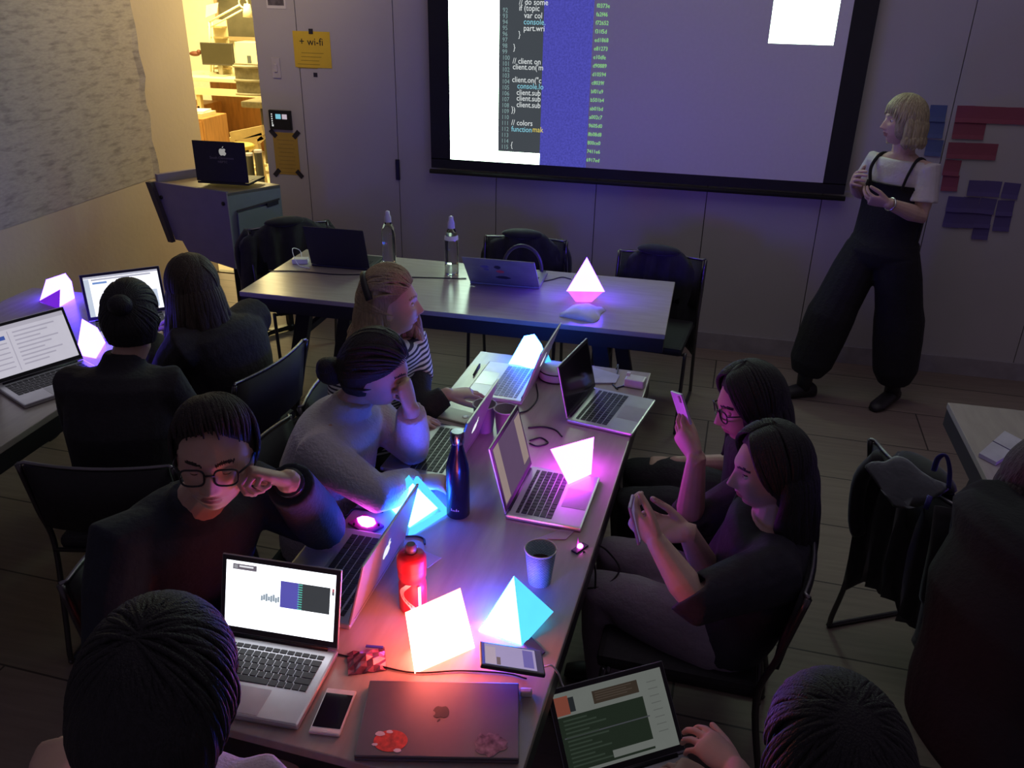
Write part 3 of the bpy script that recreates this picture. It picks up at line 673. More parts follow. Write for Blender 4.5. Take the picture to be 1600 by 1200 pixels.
# centre table, user side left
LOGOW = glow('logo_white', (.9, .9, 1.0)); LOGOD = mat('logo_dark', (.05, .05, .055), .3, .5)
make_laptop('silver laptop seen edge-on beside the azure lantern at the central table\'s far end', (-.560, 2.845, .74), (-.045, -1), w=.312, d=.219, lid=.21, ang=109, shell=mat('aluminium_white', (.72, .72, .74), .4, .25), keys=mat('key_pale', (.30, .31, .33), .5), screen=[(0, 0, 1, 1, ui('glow_soft', (.5, .6, .7)))], logo=.045, logo_col=LOGOW)
make_laptop('silver laptop whose mauve lid stands behind the dark blue bottle', (-.665, 2.285, .74), (-.045, -1), w=.325, d=.225, lid=.21, ang=108, screen=[(0, 0, 1, 1, ui('glow_dim', (.16, .18, .22)))], logo=.045, logo_col=LOGOW)
make_laptop('large silver laptop with its back glowing orange by the red bottle', (-.700, 1.622, .74), (-.02, -1), w=.365, d=.246, lid=.185, ang=104, screen=[(0, 0, 1, 1, ui('glow_dim', (.16, .18, .22)))], logo=.045, logo_col=LOGOW)
# user side right
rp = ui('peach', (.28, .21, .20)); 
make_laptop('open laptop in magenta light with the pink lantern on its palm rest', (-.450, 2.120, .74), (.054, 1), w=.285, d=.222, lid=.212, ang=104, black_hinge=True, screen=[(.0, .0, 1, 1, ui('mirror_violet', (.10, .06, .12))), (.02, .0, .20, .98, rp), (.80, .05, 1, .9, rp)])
make_laptop('open laptop with a black screen facing right beside the white power brick', (-.358, 2.740, .74), (.20, .98), w=.29, d=.238, lid=.195, ang=103)
# front laptop
fb = ui('win_blue', (.10, .09, .42)); fg = ui('win_green', (.10, .50, .42)); fk = ui('win_dark', (.045, .048, .055)); ph = ui('photo_mix', (.30, .36, .42)); gt = ui('tag_grey', (.14, .12, .15))
scr = [(0, 0, 1, 1, WH), (.06, .04, .28, .125, gt), (.12, .06, .25, .085, ui('tag_text', (.8, .8, .85))), (.07, .055, .105, .11, gy), (.505, .20, .955, .60, fk), (.505, .20, .675, .60, fb)]
scr += [(.665, .215 + k * .036, .705, .230 + k * .036, fg) for k in range(11)] + [(.33 + .022 * k, .46 - .02 * (k % 3), .35 + .022 * k, .54 - .015 * (k % 2), ph) for k in range(8)] + [(.975, .20, .995, .25, ui('red_chip', (.45, .12, .16))), (.975, .25, .995, .30, gt)]
make_laptop('open laptop at the near end of the central table with a glaring white screen', (-.840, 1.352, .742), (.999, .03), w=.289, d=.222, lid=.190, ang=108, screen=scr, bezel=mat('bezel_grey', (.035, .035, .038), .5))
# lap laptop
g1 = ui('grey_page', (.115, .125, .115)); g2 = ui('dark_green', (.012, .018, .012)); g3 = ui('line_green', (.025, .036, .026)); g4 = ui('line_mid', (.045, .048, .055)); rd = ui('red_tile', (.16, .045, .03)); br_ = ui('brown_text', (.030, .022, .016))
scr = [(0, 0, 1, 1, g1), (.0, .30, .78, .96, g2), (.34, .08, .76, .24, br_), (0, .05, .12, .28, rd), (.12, .08, .17, .26, dk), (.02, .55, .80, .565, g4)]
scr += [(.04, .34 + k * .05, .25 + .08 * (k % 3), .36 + k * .05, g3) for k in range(12)] + [(.40, .84, .80, .93, g1)] + [(.36, .10 + k * .03, .70 - .05 * (k % 2), .112 + k * .03, ui('brown_line', (.05, .038, .03))) for k in range(4)]
scr += [(.84, .14 + k * .09, .93, .15 + k * .09, ui('grey_line', (.075, .08, .075))) for k in range(8)]
GA = (-.028, 1.43, .47)
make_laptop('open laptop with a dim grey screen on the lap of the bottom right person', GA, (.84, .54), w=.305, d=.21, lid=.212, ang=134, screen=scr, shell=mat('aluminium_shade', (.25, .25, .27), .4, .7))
# far table
dsh = mat('dark_shell', (.014, .013, .016), .6)
h0 = AT(532, 420, .74)
make_laptop('black laptop seen from behind on the left half of the far table', (h0.x, h0.y, .74), (-1, -.02), w=.325, d=.22, lid=.225, ang=106, shell=dsh)
h1 = (AT(729, 441, .74) + AT(838, 448, .74)) / 2
hp, T = make_laptop('silver laptop with stickers on its back, tilted wide open on the far table', (-.935, 3.945, .74), (-1, -.02), w=.357, d=.245, lid=.236, ang=133, shell=mat('silver_grey', (.30, .29, .31), .45, .3))
Tb = T @ M.Translation((0, 0, -.0064)) @ M.Rotation(PI, 4, 'Y')
def disc(mb, x, y, rx, ry, n=20, h=.0006, T=None, seed=None):
    rnd = random.Random(seed); mb.prism([(x + rx * math.cos(2 * PI * k / n) * (1 if seed is None else .8 + .35 * rnd.random()), y + ry * math.sin(2 * PI * k / n) * (1 if seed is None else .8 + .35 * rnd.random())) for k in range(n)], h, T)
mb = MB(); disc(mb, -.002, .128, .021, .013, T=Tb, seed=3); mb.build('sticker', mat('sticker_red', (.75, .10, .10), .6, emit=(.8, .1, .1), estr=.0), hp)
mb = MB(); disc(mb, -.012, .168, .016, .016, T=Tb, seed=5); mb.build('sticker', mat('sticker_dark', (.03, .03, .05), .6), hp)
mb = MB(); disc(mb, .004, .07, .036, .014, T=Tb, seed=6); mb.build('sticker', mat('sticker_dark', (.03, .03, .05), .6), hp)
mb = MB(); disc(mb, -.075, .165, .024, .012, T=Tb, seed=8); mb.build('sticker', mat('sticker_blue', (.14, .12, .30), .6), hp)
mb = MB(); disc(mb, -.07, .14, .014, .01, T=Tb, seed=9); mb.build('sticker', mat('sticker_blue', (.14, .12, .30), .6), hp)
# lectern laptop
lp = AT(349, 289, .985)
lt, T = make_laptop('black laptop with a white fruit logo and two lines of lettering, on the lectern', (lp.x, lp.y, .987), (-1, -.06), w=.330, d=.225, lid=.236, ang=90, shell=mat('lectern_laptop_black', (.012, .011, .010), .55))
mb = MB(); Tl = T @ M.Translation((0, 0, -.0064)) @ M.Rotation(PI, 4, 'Y')
for poly in (APPLE, LEAF): mb.prism([(.022 + x * .045, .178 + y * .045) for x, y in poly], .0006, Tl)
mb.build('logo', glow('logo_dim', (.30, .29, .28)), lt)
mb = MB(); put_text(mb, 'South Clemenson', .021, Tl @ M.Translation((.012, .134, .0004)), .0002, 'CENTER'); put_text(mb, 'NBPTC', .019, Tl @ M.Translation((.016, .112, .0004)), .0002, 'CENTER')
mb.build('lettering', mat('lettering_grey', (.22, .20, .19), .6), lt)
# closed laptop in the foreground
q = [AT(575, 1063, .757), AT(812, 1067, .757), AT(810, 1186, .757), AT(556, 1181, .757)]
cc = sum(q, V()) / 4; ax = ((q[1] - q[0]) + (q[2] - q[3])).normalized(); ay = V((-ax.y, ax.x, 0))
w = ((q[1] - q[0]).length + (q[2] - q[3]).length) / 2; dd = ((q[0] - q[3]).length + (q[1] - q[2]).length) / 2
t = thing('laptop', 'closed silver laptop with two stickers at the near end of the central table', 'laptop', (cc.x, cc.y, .742), math.atan2(ax.y, ax.x), 'laptops')
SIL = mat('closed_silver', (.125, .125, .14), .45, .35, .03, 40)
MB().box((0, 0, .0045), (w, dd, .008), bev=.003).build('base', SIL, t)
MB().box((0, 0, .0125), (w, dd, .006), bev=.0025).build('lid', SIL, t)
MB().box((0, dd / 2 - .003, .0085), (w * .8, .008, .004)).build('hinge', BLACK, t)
mb = MB(); T0 = M.Translation((.0, 0.012, .0156)) @ M.Rotation(PI, 4, 'Z')
for poly in (APPLE, LEAF): mb.prism([(x * .034, y * .034) for x, y in poly], .0005, T0)
mb.build('logo', LOGOD, t)
T0 = M.Translation((0, 0, .0156))
mb = MB(); disc(mb, -.095, -.062, .034, .027, 26, .0005, T0); mb.build('sticker', mat('sticker_scarlet', (.62, .05, .03), .5, var=.5, scale=60), t)
for sx_, sy_, r in ((-.118, -.045, .010), (-.078, -.085, .008), (-.1, -.04, .007), (-.125, -.072, .006)):
    mb = MB(); disc(mb, sx_, sy_, r, r * .6, 12, .0008, T0, seed=int(r * 9999)); mb.build('sticker', mat('sticker_white', (.8, .75, .72), .6), t)
mb = MB()
disc(mb, .103, -.066, .034, .028, 24, .0005, T0, seed=11)
mb.build('sticker', mat('sticker_scribble', (.13, .115, .13), .6, var=.95, scale=70), t)

# ------------------------------------------------------------------ paper lanterns
def lantern(label, parts, foot, base=True):
    t = thing('paper_lantern', label, 'lantern', foot, 0, 'folded paper lanterns')
    for name, pts, m in parts:
        mb = MB(); mb.hull([V(p) - V(foot) for p in pts]); mb.build(name, m, t)
    if base: MB().lathe([(.022, .001), (.022, .012), (.012, .014)]).build('led_base', WHITEP, t)
    return t
GV = glow('lantern_violet', (3.6, 1.0, 44)); GV2 = glow('lantern_violet_pink', (1.3, .22, 1.5), var=.4, scale=14)
GA_ = glow('lantern_azure', (1.05, 5.5, 44)); GC = glow('lantern_cyan', (1.05, 8, 100)); GC2 = glow('lantern_cyan_fold', (.13, .82, 1.5), var=.10, scale=14)
GM = glow('lantern_magenta', (12, 1.0, 17)); GR = glow('lantern_coral', (22, 3.2, 2.2)); GL = glow('lantern_indigo', (2.2, 1.0, 24)); GL2 = glow('lantern_indigo_flap', (.16, .02, .62), var=.3)
F1, F2 = AY(885, 455, 3.80), AY(945, 456, 3.80)
ap = AY(917, 402, 3.885); b1, b2 = F1.lerp(F2, .30) + V((-.02, .13, 0)), F1.lerp(F2, .55) + V((-.02, .13, 0)); mid = (F1 + F2 + b1 + b2) / 4
lo = [mid + (p - mid) * .42 + V((0, -.01, .742 - mid.z)) for p in (F1, F2, b1, b2)]
lantern('pyramid lantern with violet halo at the right of the far table', [('paper_shade', [F1, F2, b1, b2, ap], GV), ('lower_panel', [mid + (p - mid) * .93 - V((0, 0, .001)) for p in (F1, F2, b1, b2)] + lo, GV2)], (mid.x, mid.y, .74))
lantern('azure tent shaped lantern at the far end of the central table', [('paper_shade', [AT(793, 571, .742), AT(832, 583, .742), AT(857, 570, .742), AT(822, 561, .742), AY(819, 525, 3.05), AY(835, 522, 3.07), AY(846, 538, 3.07)], GA_),
    ('fold_flap', [AT(843, 583, .76), AT(863, 569, .78), AY(853, 545, 3.10), AY(850, 556, 3.06) + V((0, .01, 0))], GC2)], AT(828, 572, .74))
lantern('cyan peaked lantern with a notched top behind the large laptop', [('paper_shade', [AT(605, 789, .742), AT(640, 824, .742), AT(684, 794, .742), AT(650, 772, .742), AY(645, 755, 1.96)], GC),
    ('fold_left', [AT(594, 793, .743), AT(604, 798, .743), AT(600, 789, .743), AY(639, 742, 1.965), AY(647, 753, 1.945), AY(640, 745, 1.98)], GC2), ('fold_right', [AT(703, 799, .743), AT(694, 804, .743), AT(694, 790, .743), AY(653, 744, 1.965), AY(645, 753, 1.945), AY(650, 744, 1.98)], GC2), ('fold_front', [AT(637, 838, .743), AT(650, 834, .743), AT(702, 801, .743), AT(691, 798, .758), AT(640, 825, .758)], GC2)], AT(648, 797, .74))
lantern('magenta lantern standing on the palm rest of the laptop in magenta light', [('paper_shade', [AT(888, 757, .762), AT(924, 741, .762), AT(915, 728, .762), AY(860, 702, 2.215), AY(928, 683, 2.33), AY(915, 690, 2.38)], GM)], AT(906, 748, .756), False)
E0, D0 = AT(648, 1053, .742), AT(742, 1012, .742)
A0 = AY(633, 957, E0.y + .015); B0 = AY(719, 919, D0.y + .015)
bk = V((-.035, .075, 0))
lantern('coral red box lantern, the brightest thing on the near part of the table', [('paper_shade', [E0, D0, A0, B0, E0 + bk, D0 + bk], GR)], (E0 + D0 + bk) / 2)
rf = AT(865, 956, .765); ff = AT(815, 1008, .742); lf = AT(748, 985, .742); bf = AT(800, 950, .742); apx = AY(803, 900, 1.60)
lantern('cyan kite shaped lantern beside the coral lantern, one face bright aqua', [('paper_shade', [ff, lf, bf, apx, apx + (ff - apx) * .02], GC), ('aqua_face', [ff + V((.001, 0, 0)), rf, apx + V((.001, 0, 0)), bf + V((.02, 0, .0)), ff + V((.006, .006, .0))], GC2)], AT(798, 978, .74))
lantern('indigo lantern against the left wall, rear one on the left table', [('paper_shade', [AT(62, 470, .742), AT(94, 479, .742), AT(117, 466, .742), AT(88, 458, .742), AY(72, 437, 3.21), AY(102, 427, 3.2), AY(112, 440, 3.2)], GL), ('front_flap', [AT(60, 471, .741), AT(93, 481, .741), AT(90, 482, .741), AY(94, 452, 3.12), AY(92, 455, 3.11)], GL2)], AT(90, 468, .74))
lantern('front indigo lantern on the left table, half hidden behind the bun wearing person', [('paper_shade', [AT(119, 554, .742), AT(150, 560, .742), AT(165, 535, .742), AT(135, 530, .742), AY(128, 498, 2.72), AY(152, 512, 2.76)], GL)], AT(142, 548, .74))
p = AT(1655, 800, .74)
lantern('indigo lantern cut off by the right picture edge, on the right table', [('paper_shade', [p + V((-.05, -.06, .002)), p + V((.09, -.06, .002)), p + V((.09, .09, .002)), p + V((-.05, .09, .002)), p + V((.02, .02, .16))], glow('lantern_indigo_dim', (1.0, .4, 3)))], p)

# ------------------------------------------------------------------ things on the tables
GLASS = mat('clear_bottle', (.92, .94, .95), .04, trans=1.0, var=.01, spec=.5)
def water_bottle(label, loc, h, r, level, capm):
    t = thing('water_bottle', label, 'bottle', loc, 0, 'clear water bottles')
    k = h / .29
    o = MB().lathe([(r * .9, 0), (r, .006), (r, .17 * k), (r * .96, .19 * k), (r * .62, .225 * k), (r * .40, .240 * k), (r * .38, .25 * k)]).build('bottle_body', GLASS, t)
    MB().lathe([(r * .9, .004), (r * .93, level), (r * .9, level + .001)]).build('water', mat('water', (.75, .80, .80), .03, trans=1.0, var=.01, spec=.3), t)
    MB().lathe([(r * .52, .235 * k), (r * .50, .262 * k), (r * .34, .275 * k), (r * .30, .292 * k), (r * .12, .295 * k)]).build('cap', capm, t)
CAPM = mat('cap_frosted', (.60, .58, .68), .35)
b1_ = AT(609, 413, .74); b2_ = AT(706, 428, .74)
water_bottle('clear bottle nearly empty behind the blonde woman on the far table', b1_, .285, .036, .02, CAPM)
water_bottle('clear bottle with bright shoulder ring left of the silver stickered laptop', b2_, .30, .036, .06, CAPM)
t = bpy.data.objects.get('water_bottle.001')
MB().lathe([(.0362, .185), (.034, .204), (.030, .208)]).build('neck_ring', mat('ring_pale', (.80, .85, .78), .3, emit=(.8, 1, .7), estr=.0), t)
# blue insulated bottle
c = AT(716, 803, .74)
t = thing('steel_bottle', 'tall dark blue insulated bottle with a steel cap in the middle of the table', 'bottle', c)
BL = mat('gloss_navy', (.010, .014, .05), .22, .4)
MB().lathe([(.030, 0), (.0335, .004), (.0335, .15), (.031, .172), (.021, .205), (.0165, .225), (.0165, .236)]).build('bottle_body', BL, t)
MB().lathe([(.019, .236), (.0195, .240), (.0195, .268), (.017, .272)]).build('cap', mat('steel_cap', (.30, .32, .42), .2, 1.0), t)
mb = MB()
for k in range(5): mb.box((-.010 + .005 * k, -.0335 + .0004 * (k - 2) ** 2, .032 + (.002 if k in (0, 3) else 0)), (.003, .0012, .004 + (.004 if k in (0, 3) else 0)))
mb.build('faint_marking', mat('letter_silver', (.4, .42, .5), .4), t)
# red sports bottle
c = AT(646, 948, .74)
t = thing('sports_bottle', 'red sports bottle with a white S swoosh and a dark valve', 'bottle', c)
RB = mat('squeeze_red', (.50, .03, .06), .35); 
MB().lathe([(.031, 0), (.034, .005), (.034, .075), (.030, .088), (.034, .098), (.035, .118), (.034, .122)]).build('bottle_body', RB, t)
MB().lathe([(.0355, .122), (.0355, .150), (.030, .160), (.016, .166)]).build('cap', mat('cap_red', (.60, .02, .04), .4), t)
MB().lathe([(.012, .166), (.0135, .172), (.0135, .182), (.010, .188)]).build('valve', mat('valve_dark', (.10, .05, .09), .4), t)
mb = MB(); n = 26; vs = []
for k in range(n + 1):
    q = k / n; z = .092 - .085 * q; an = R_(-98) + .42 * math.sin(q * 2 * PI * .95 + 2.6) + .12 * q
    for s in (-.20, .20): vs.append(V((.0347 * math.cos(an + s), .0347 * math.sin(an + s), z)))
mb.add(vs, [[2 * k, 2 * k + 1, 2 * k + 3, 2 * k + 2] for k in range(n)], True)
vs = []
for k in range(9):
    for s in (-.12, .12): vs.append(V((.0347 * math.cos(R_(-42) + s), .0347 * math.sin(R_(-42) + s), .004 + .010 * k)))
mb.add(vs, [[2 * k, 2 * k + 1, 2 * k + 3, 2 * k + 2] for k in range(8)], True)
mb.build('logo', mat('logo_bottle_white', (.85, .78, .78), .4), t)
# cups
def cup(label, loc, h, rt, rb, m, band=None):
    t = thing('paper_cup', label, 'cup', loc, 0, 'paper cups')
    MB().lathe([(rb, 0), (rt, h), (rt - .002, h), (rb - .002 + (rt - rb) * .55, h * .55), (.001, h * .55)], capt=False).build('cup_body', m, t)
    MB().tube([(rt * math.cos(k), rt * math.sin(k), h) for k in np.linspace(0, 2 * PI, 25)], .0022, 6).build('rolled_rim', mat('rim_paper', (.6, .6, .62), .6), t)
    MB().lathe([(.001, h * .6), (rb + (rt - rb) * .6 - .0025, h * .6)], capt=False, capb=False).build('drink', mat('coffee', (.10, .06, .04), .15), t)
cm = bpy.data.materials.new('printed_cup'); cm.use_nodes = True; nt = cm.node_tree; N = nt.nodes; L = nt.links
tc = N.new('ShaderNodeTexCoord'); sp = N.new('ShaderNodeSeparateXYZ'); L.new(tc.outputs['Object'], sp.inputs[0])
at2 = N.new('ShaderNodeMath'); at2.operation = 'ARCTAN2'; L.new(sp.outputs[1], at2.inputs[0]); L.new(sp.outputs[0], at2.inputs[1])
cbx = N.new('ShaderNodeCombineXYZ'); L.new(at2.outputs[0], cbx.inputs[0]); mz = N.new('ShaderNodeMath'); mz.operation = 'MULTIPLY'; mz.inputs[1].default_value = 26; L.new(sp.outputs[2], mz.inputs[0]); L.new(mz.outputs[0], cbx.inputs[1])
bk_ = N.new('ShaderNodeTexBrick'); bk_.inputs['Scale'].default_value = 2.4; bk_.inputs['Mortar Size'].default_value = .03; bk_.inputs['Color1'].default_value = (.42, .56, .60, 1); bk_.inputs['Color2'].default_value = (.30, .44, .50, 1); bk_.inputs['Mortar'].default_value = (.05, .09, .13, 1)
L.new(cbx.outputs[0], bk_.inputs['Vector']); L.new(bk_.outputs['Color'], N['Principled BSDF'].inputs['Base Color'])
cup('patterned blue paper cup on the right edge of the table near the lanterns', AT(843, 908, .74), .102, .040, .029, cm)
CP = mat('kraft_violet_cup', (.30, .25, .30), .7)
cup('plain paper cup behind the mauve laptop lid, left of the pair', AT(757, 672, .74), .100, .040, .029, CP)
cup('plain paper cup beside the mauve laptop lid, right of the pair', AT(790, 680, .74), .100, .040, .029, CP)
# phones
def phone(label, pts, z, body, face, button=True, th=.0075, cat='phone', tilt=None):
    c = sum((AT(*p, z) for p in pts), V()) / 4
    q = [AT(*p, z) for p in pts]; ax = (q[1] - q[0] + q[2] - q[3]).normalized(); w = ((q[1] - q[0]).length + (q[2] - q[3]).length) / 2; d = ((q[0] - q[3]).length + (q[1] - q[2]).length) / 2
    t = thing('phone', label, 'phone', (c.x, c.y, z - th), math.atan2(ax.y, ax.x), 'phones')
    MB().box((0, 0, th / 2), (w, d, th), bev=.003).build('body', body, t)
    return t, w, d, th
q = AT
PW = mat('phone_white', (.78, .74, .76), .3); PS = mat('phone_glass_dark', (.012, .012, .016), .08, spec=.7)
t, w, d, th = phone('white phone with a dark screen lying left of the closed laptop', [(490, 1143), (537, 1149), (551, 1079), (503, 1074)], .7485, PW, PS)
MB().box((0, 0, th + .0003), (w * .90, d * .76, .0006)).build('screen', PS, t)
MB().lathe([(.006, th), (.006, th + .0006)], (0, -d * .44, 0)).build('home_button', WHITEP, t)
t, w, d, th = phone('pale gold phone lying face down beside the two paper cups', [(686, 650), (734, 663), (738, 645), (699, 635)], .749, mat('phone_gold', (.55, .52, .38), .4), PS)
MB().lathe([(.011, th), (.011, th + .0012), (.007, th + .0014)], (w * .30, 0, 0)).build('camera_ring', mat('ring_pale2', (.8, .82, .7), .2), t)
t, w, d, th = phone('black phone with a lit corner beneath the pale gold phone', [(667, 676), (722, 686), (731, 669), (683, 660)], .749, BLACK, PS)
MB().box((-w * .18, 0, th + .0003), (w * .5, d * .86, .0006)).build('screen', PS, t)
MB().box((w * .27, 0, th + .0003), (w * .36, d * .86, .0006)).build('lit_notification', glow('phone_lit', (.50, .62, .34)), t)
# big phone propped on its case
c0 = AT(800, 1036, .74)
pt = [D(743, 1036, 1.80), D(845, 1052, 1.815), D(852, 1018, 1.90), D(760, 1003, 1.89)]
c = sum(pt, V()) / 4; ax = (pt[1] - pt[0]).normalized(); ay = (pt[3] - pt[0]); ay = (ay - ax * ay.dot(ax)).normalized(); nz = ax.cross(ay)
w = (pt[1] - pt[0]).length; d = max(.07, (pt[3] - pt[0]).length); 
t = thing('phone', 'large dark phone showing a lilac video call, lying by the coral lantern on a cable', 'phone', (c.x, c.y, .74), 0, 'phones')
Tp = M(((ax.x, ay.x, nz.x, 0), (ax.y, ay.y, nz.y, 0), (ax.z, ay.z, nz.z, max(c.z, .762) - .74), (0, 0, 0, 1)))
mb = MB(); mb.T = Tp; mb.box((0, 0, -.005), (w, d, .010), bev=.004); mb.build('body', mat('phone_case_dark', (.04, .03, .04), .4), t)
mb = MB(); mb.T = Tp; ms = [ui('call_lilac', (.34, .28, .48)), ui('call_pale', (.42, .33, .42)), ui('call_violet', (.15, .12, .36)), ui('call_shadow', (.16, .11, .12))]
mb.box((-w * .03, 0, .0003), (w * .80, d * .84, .0005)); mb.cur = 1; mb.box((-w * .34, -d * .05, .0007), (w * .16, d * .7, .0005)); mb.cur = 2; mb.box((w * .25, 0, .0007), (w * .16, d * .7, .0005)); mb.cur = 3; mb.box((-w * .22, -d * .25, .0007), (w * .06, d * .3, .0005))
mb.build('screen', ms, t)
# led boxes
MG = glow('led_magenta', (14, 1.2, 12)); MG2 = glow('led_hot', (3, 1.5, 3)); PCB = mat('pcb_magenta', (.35, .02, .25), .5)
c = AT(572, 822, .74)
t = thing('led_board', 'small square led board glaring magenta beside the cyan peaked lantern', 'circuit board', (c.x, c.y, .74), R_(-30))
MB().box((0, 0, .004), (.085, .062, .008), bev=.002).build('board', PCB, t)
mb = MB(); mb.prism([(.030 * math.cos(k * .7) * (1 + .1 * (k % 2)), .020 * math.sin(k * .7) * (1 + .1 * (k % 3))) for k in range(9)], .003, M.Translation((-.006, .006, .008))); mb.build('led', MG, t)
for x_, y_ in ((.032, .02), (-.02, -.026)): MB().lathe([(.003, .008), (.003, .013)], (x_, y_, 0)).build('pin', BLACK, t)
c = AT(906, 858, .74)
t = thing('led_board', 'tiny led on the table edge behind the patterned cup, glowing magenta', 'circuit board', (c.x, c.y, .74), R_(60))
MB().box((0, 0, .003), (.05, .02, .006), bev=.001).build('board', mat('pcb_dark', (.02, .01, .03), .5), t)
MB().ell((0, 0, .010), (.009, .008, .007), 12, 8).build('led', MG, t)
MB().sheet([(-.01, .004, .006), (.004, .006, .006), (.002, .012, .035)], .001).build('paper_fin', mat('fin_pink', (.7, .3, .6), .6), t)
# papers, packets
def sheet(label, pts, z, m, name='paper_sheet', cat='paper', th=.0012, group=None):
    q = [AT(px, py, z) for px, py in pts]; c = sum(q, V()) / len(q)
    o = MB().sheet([p - V((c.x, c.y, z)) for p in q], th if (q[1] - q[0]).cross(q[2] - q[0]).z > 0 else -th).build(name, m, loc=(c.x, c.y, z)); return tag(o, label, cat, group)
sheet('lilac paper offcut under the cyan peaked lantern by the red bottle', [(640, 852), (690, 872), (668, 888), (634, 866)], .7415, mat('lilac_paper', (.45, .44, .55), .8))
sheet('triangular mauve paper behind the patterned cup', [(838, 842), (917, 812), (884, 843)], .7415, mat('mauve_paper', (.50, .38, .52), .8))
sheet('pale note pad behind the black screened laptop', [(925, 575), (968, 588), (962, 600), (926, 600)], .741, mat('pad_grey', (.50, .48, .55), .8), 'note_pad', 'note pad', .006)
sheet('dark booklet under the violet lantern light by the big phone', [(829, 996), (852, 1020), (838, 1030), (818, 1008)], .741, mat('booklet_blue', (.06, .06, .2), .6), 'booklet', 'booklet', .004)
c = AT(868, 590, .74)
t = thing('round_speaker', 'round pale puck shaped speaker with two dark bands between two laptops', 'speaker', c)
MB().lathe([(.060, .0), (.064, .006), (.064, .034), (.058, .042), (.045, .046), (.002, .047)]).build('housing', mat('puck_white', (.60, .62, .66), .5), t)
for z_ in (.004, .036): MB().tube([(.0645 * math.cos(k), .0645 * math.sin(k), z_) for k in np.linspace(0, 2 * PI, 30)], .0025, 6).build('band', BLACK, t)
c = AT(992, 603, .74)
t = thing('power_brick', 'small white power brick with a magenta lit side at the far right table corner', 'charger', c, R_(-8))
MB().box((0, 0, .018), (.075, .055, .034), bev=.006).build('body', WHITEP, t)
MB().box((-.03, .012, .040), (.014, .014, .012), bev=.002).build('plug_prong', WHITEP, t)
c = AT(912, 490, .74)
t = thing('paper_packet', 'crumpled white paper packet in front of the violet pyramid lantern', 'packet', c, R_(-14))
mb = MB(); vs = []; n = 7
for j in range(n):
    for i in range(n): vs.append(V(((i / (n - 1) - .5) * (.165 + .02 * math.sin(j)), (j / (n - 1) - .5) * .18, .002 + .036 * math.sin(PI * i / (n - 1)) ** .5 * max(0, math.sin(PI * j / (n - 1) * .85 + .3)) ** .7 + .005 * math.sin(i * 2.1 + j * 1.7))))
vs += [V((v.x, v.y, .0005)) for v in vs]; k = n * n
fs = [[j * n + i, j * n + i + 1, (j + 1) * n + i + 1, (j + 1) * n + i] for j in range(n - 1) for i in range(n - 1)]; fs += [[a + k for a in f[::-1]] for f in fs]
bd = list(range(n)) + [j * n + n - 1 for j in range(1, n)] + [(n - 1) * n + i for i in range(n - 2, -1, -1)] + [j * n for j in range(n - 2, 0, -1)]
fs += [[bd[i], bd[i] + k, bd[(i + 1) % len(bd)] + k, bd[(i + 1) % len(bd)]] for i in range(len(bd))]
mb.add(vs, fs, True).build('packet_body', mat('packet_white', (.66, .64, .70), .7), t)
c = AT(573, 1034, .741)
t = thing('snack_packet', 'crumpled pink foil packet on a black cable beside the near laptop', 'packet', c, R_(25))
mb = MB(); vs = []
for j in range(n):
    for i in range(n): vs.append(V(((i / (n - 1) - .5) * .085, (j / (n - 1) - .5) * .07, .002 + .016 * math.sin(PI * i / (n - 1)) * math.sin(PI * j / (n - 1)) + .004 * math.sin(i * 2.7 + j * 1.9))))
vs += [V((v.x, v.y, .0005)) for v in vs]
mb.add(vs, fs, False).build('packet_body', mat('foil_pink', (.30, .10, .16), .3, .4, .5, 40), t)
MB().box((.02, .036, .008), (.04, .006, .003), rotz(-.3)).build('blue_strip', mat('strip_blue', (.05, .06, .5), .4), t)
p0, p1, p2, p3 = [AT(*p, .755) for p in ((1530, 708), (1557, 722), (1606, 692), (1570, 673))]
c = (p0 + p1 + p2 + p3) / 4
t = thing('folded_packet', 'pale lilac folded packet near the corner of the right table', 'packet', (c.x, c.y, .74))
l0 = V((c.x, c.y, .74))
MB().sheet([p0 - l0 - V((0, 0, .013)), p1 - l0 - V((0, 0, .013)), p2 - l0 - V((0, 0, .013)), p3 - l0 - V((0, 0, .013))], .013).build('packet_body', mat('packet_lilac', (.55, .52, .60), .7), t)
MB().bar(p0.lerp(p3, .52) - l0 + V((0, 0, .0012)), p1.lerp(p2, .52) - l0 + V((0, 0, .0012)), .003, .002).build('fold_line', mat('fold_dark', (.12, .10, .2), .8), t)
c = AT(470, 411, .74)
t = thing('charger', 'white plug charger with a looped lead at the left end of the far table', 'charger', c)
MB().box((0, 0, .014), (.085, .05, .028), rotz(.3), bev=.006).build('body', WHITEP, t)
MB().tube(smoothline([(.0, .02, .02), (-.03, .06, .05), (-.05, .02, .07), (-.02, -.03, .04), (.02, -.06, .006), (.09, -.08, .004)], 6), .0022, 6).build('lead', WHITEP, t)
# hoop behind the silver laptop
p0, p1, pm = AY(787, 412, 4.20), AY(846, 428, 4.20), AY(817, 384, 4.20)
t = thing('arched_hoop', 'grey arched hoop standing behind the silver stickered laptop on the far table', 'hoop', ((p0.x + p1.x) / 2, 4.20, .74))
l0 = V(t.location); cxh = (p0.x + p1.x) / 2; rx = (p1.x - p0.x) / 2; top = pm.z
pts = [V((-rx, 0, .004))] + [V((-rx * math.cos(a), 0, (p0.z - .74) * .6 + (top - .74 - (p0.z - .74) * .6) * math.sin(a))) for a in np.linspace(0, PI, 18)] + [V((rx, 0, .004))]
MB().tube(pts, .0065, 10, flat=1.5).build('arch', mat('hoop_grey', (.09, .085, .10), .35, .4), t)
MB().box((-rx, 0, .006), (.04, .05, .012), bev=.003).box((rx, 0, .006), (.04, .05, .012), bev=.003).build('foot', mat('hoop_grey', (.22, .21, .24), .35, .4), t)
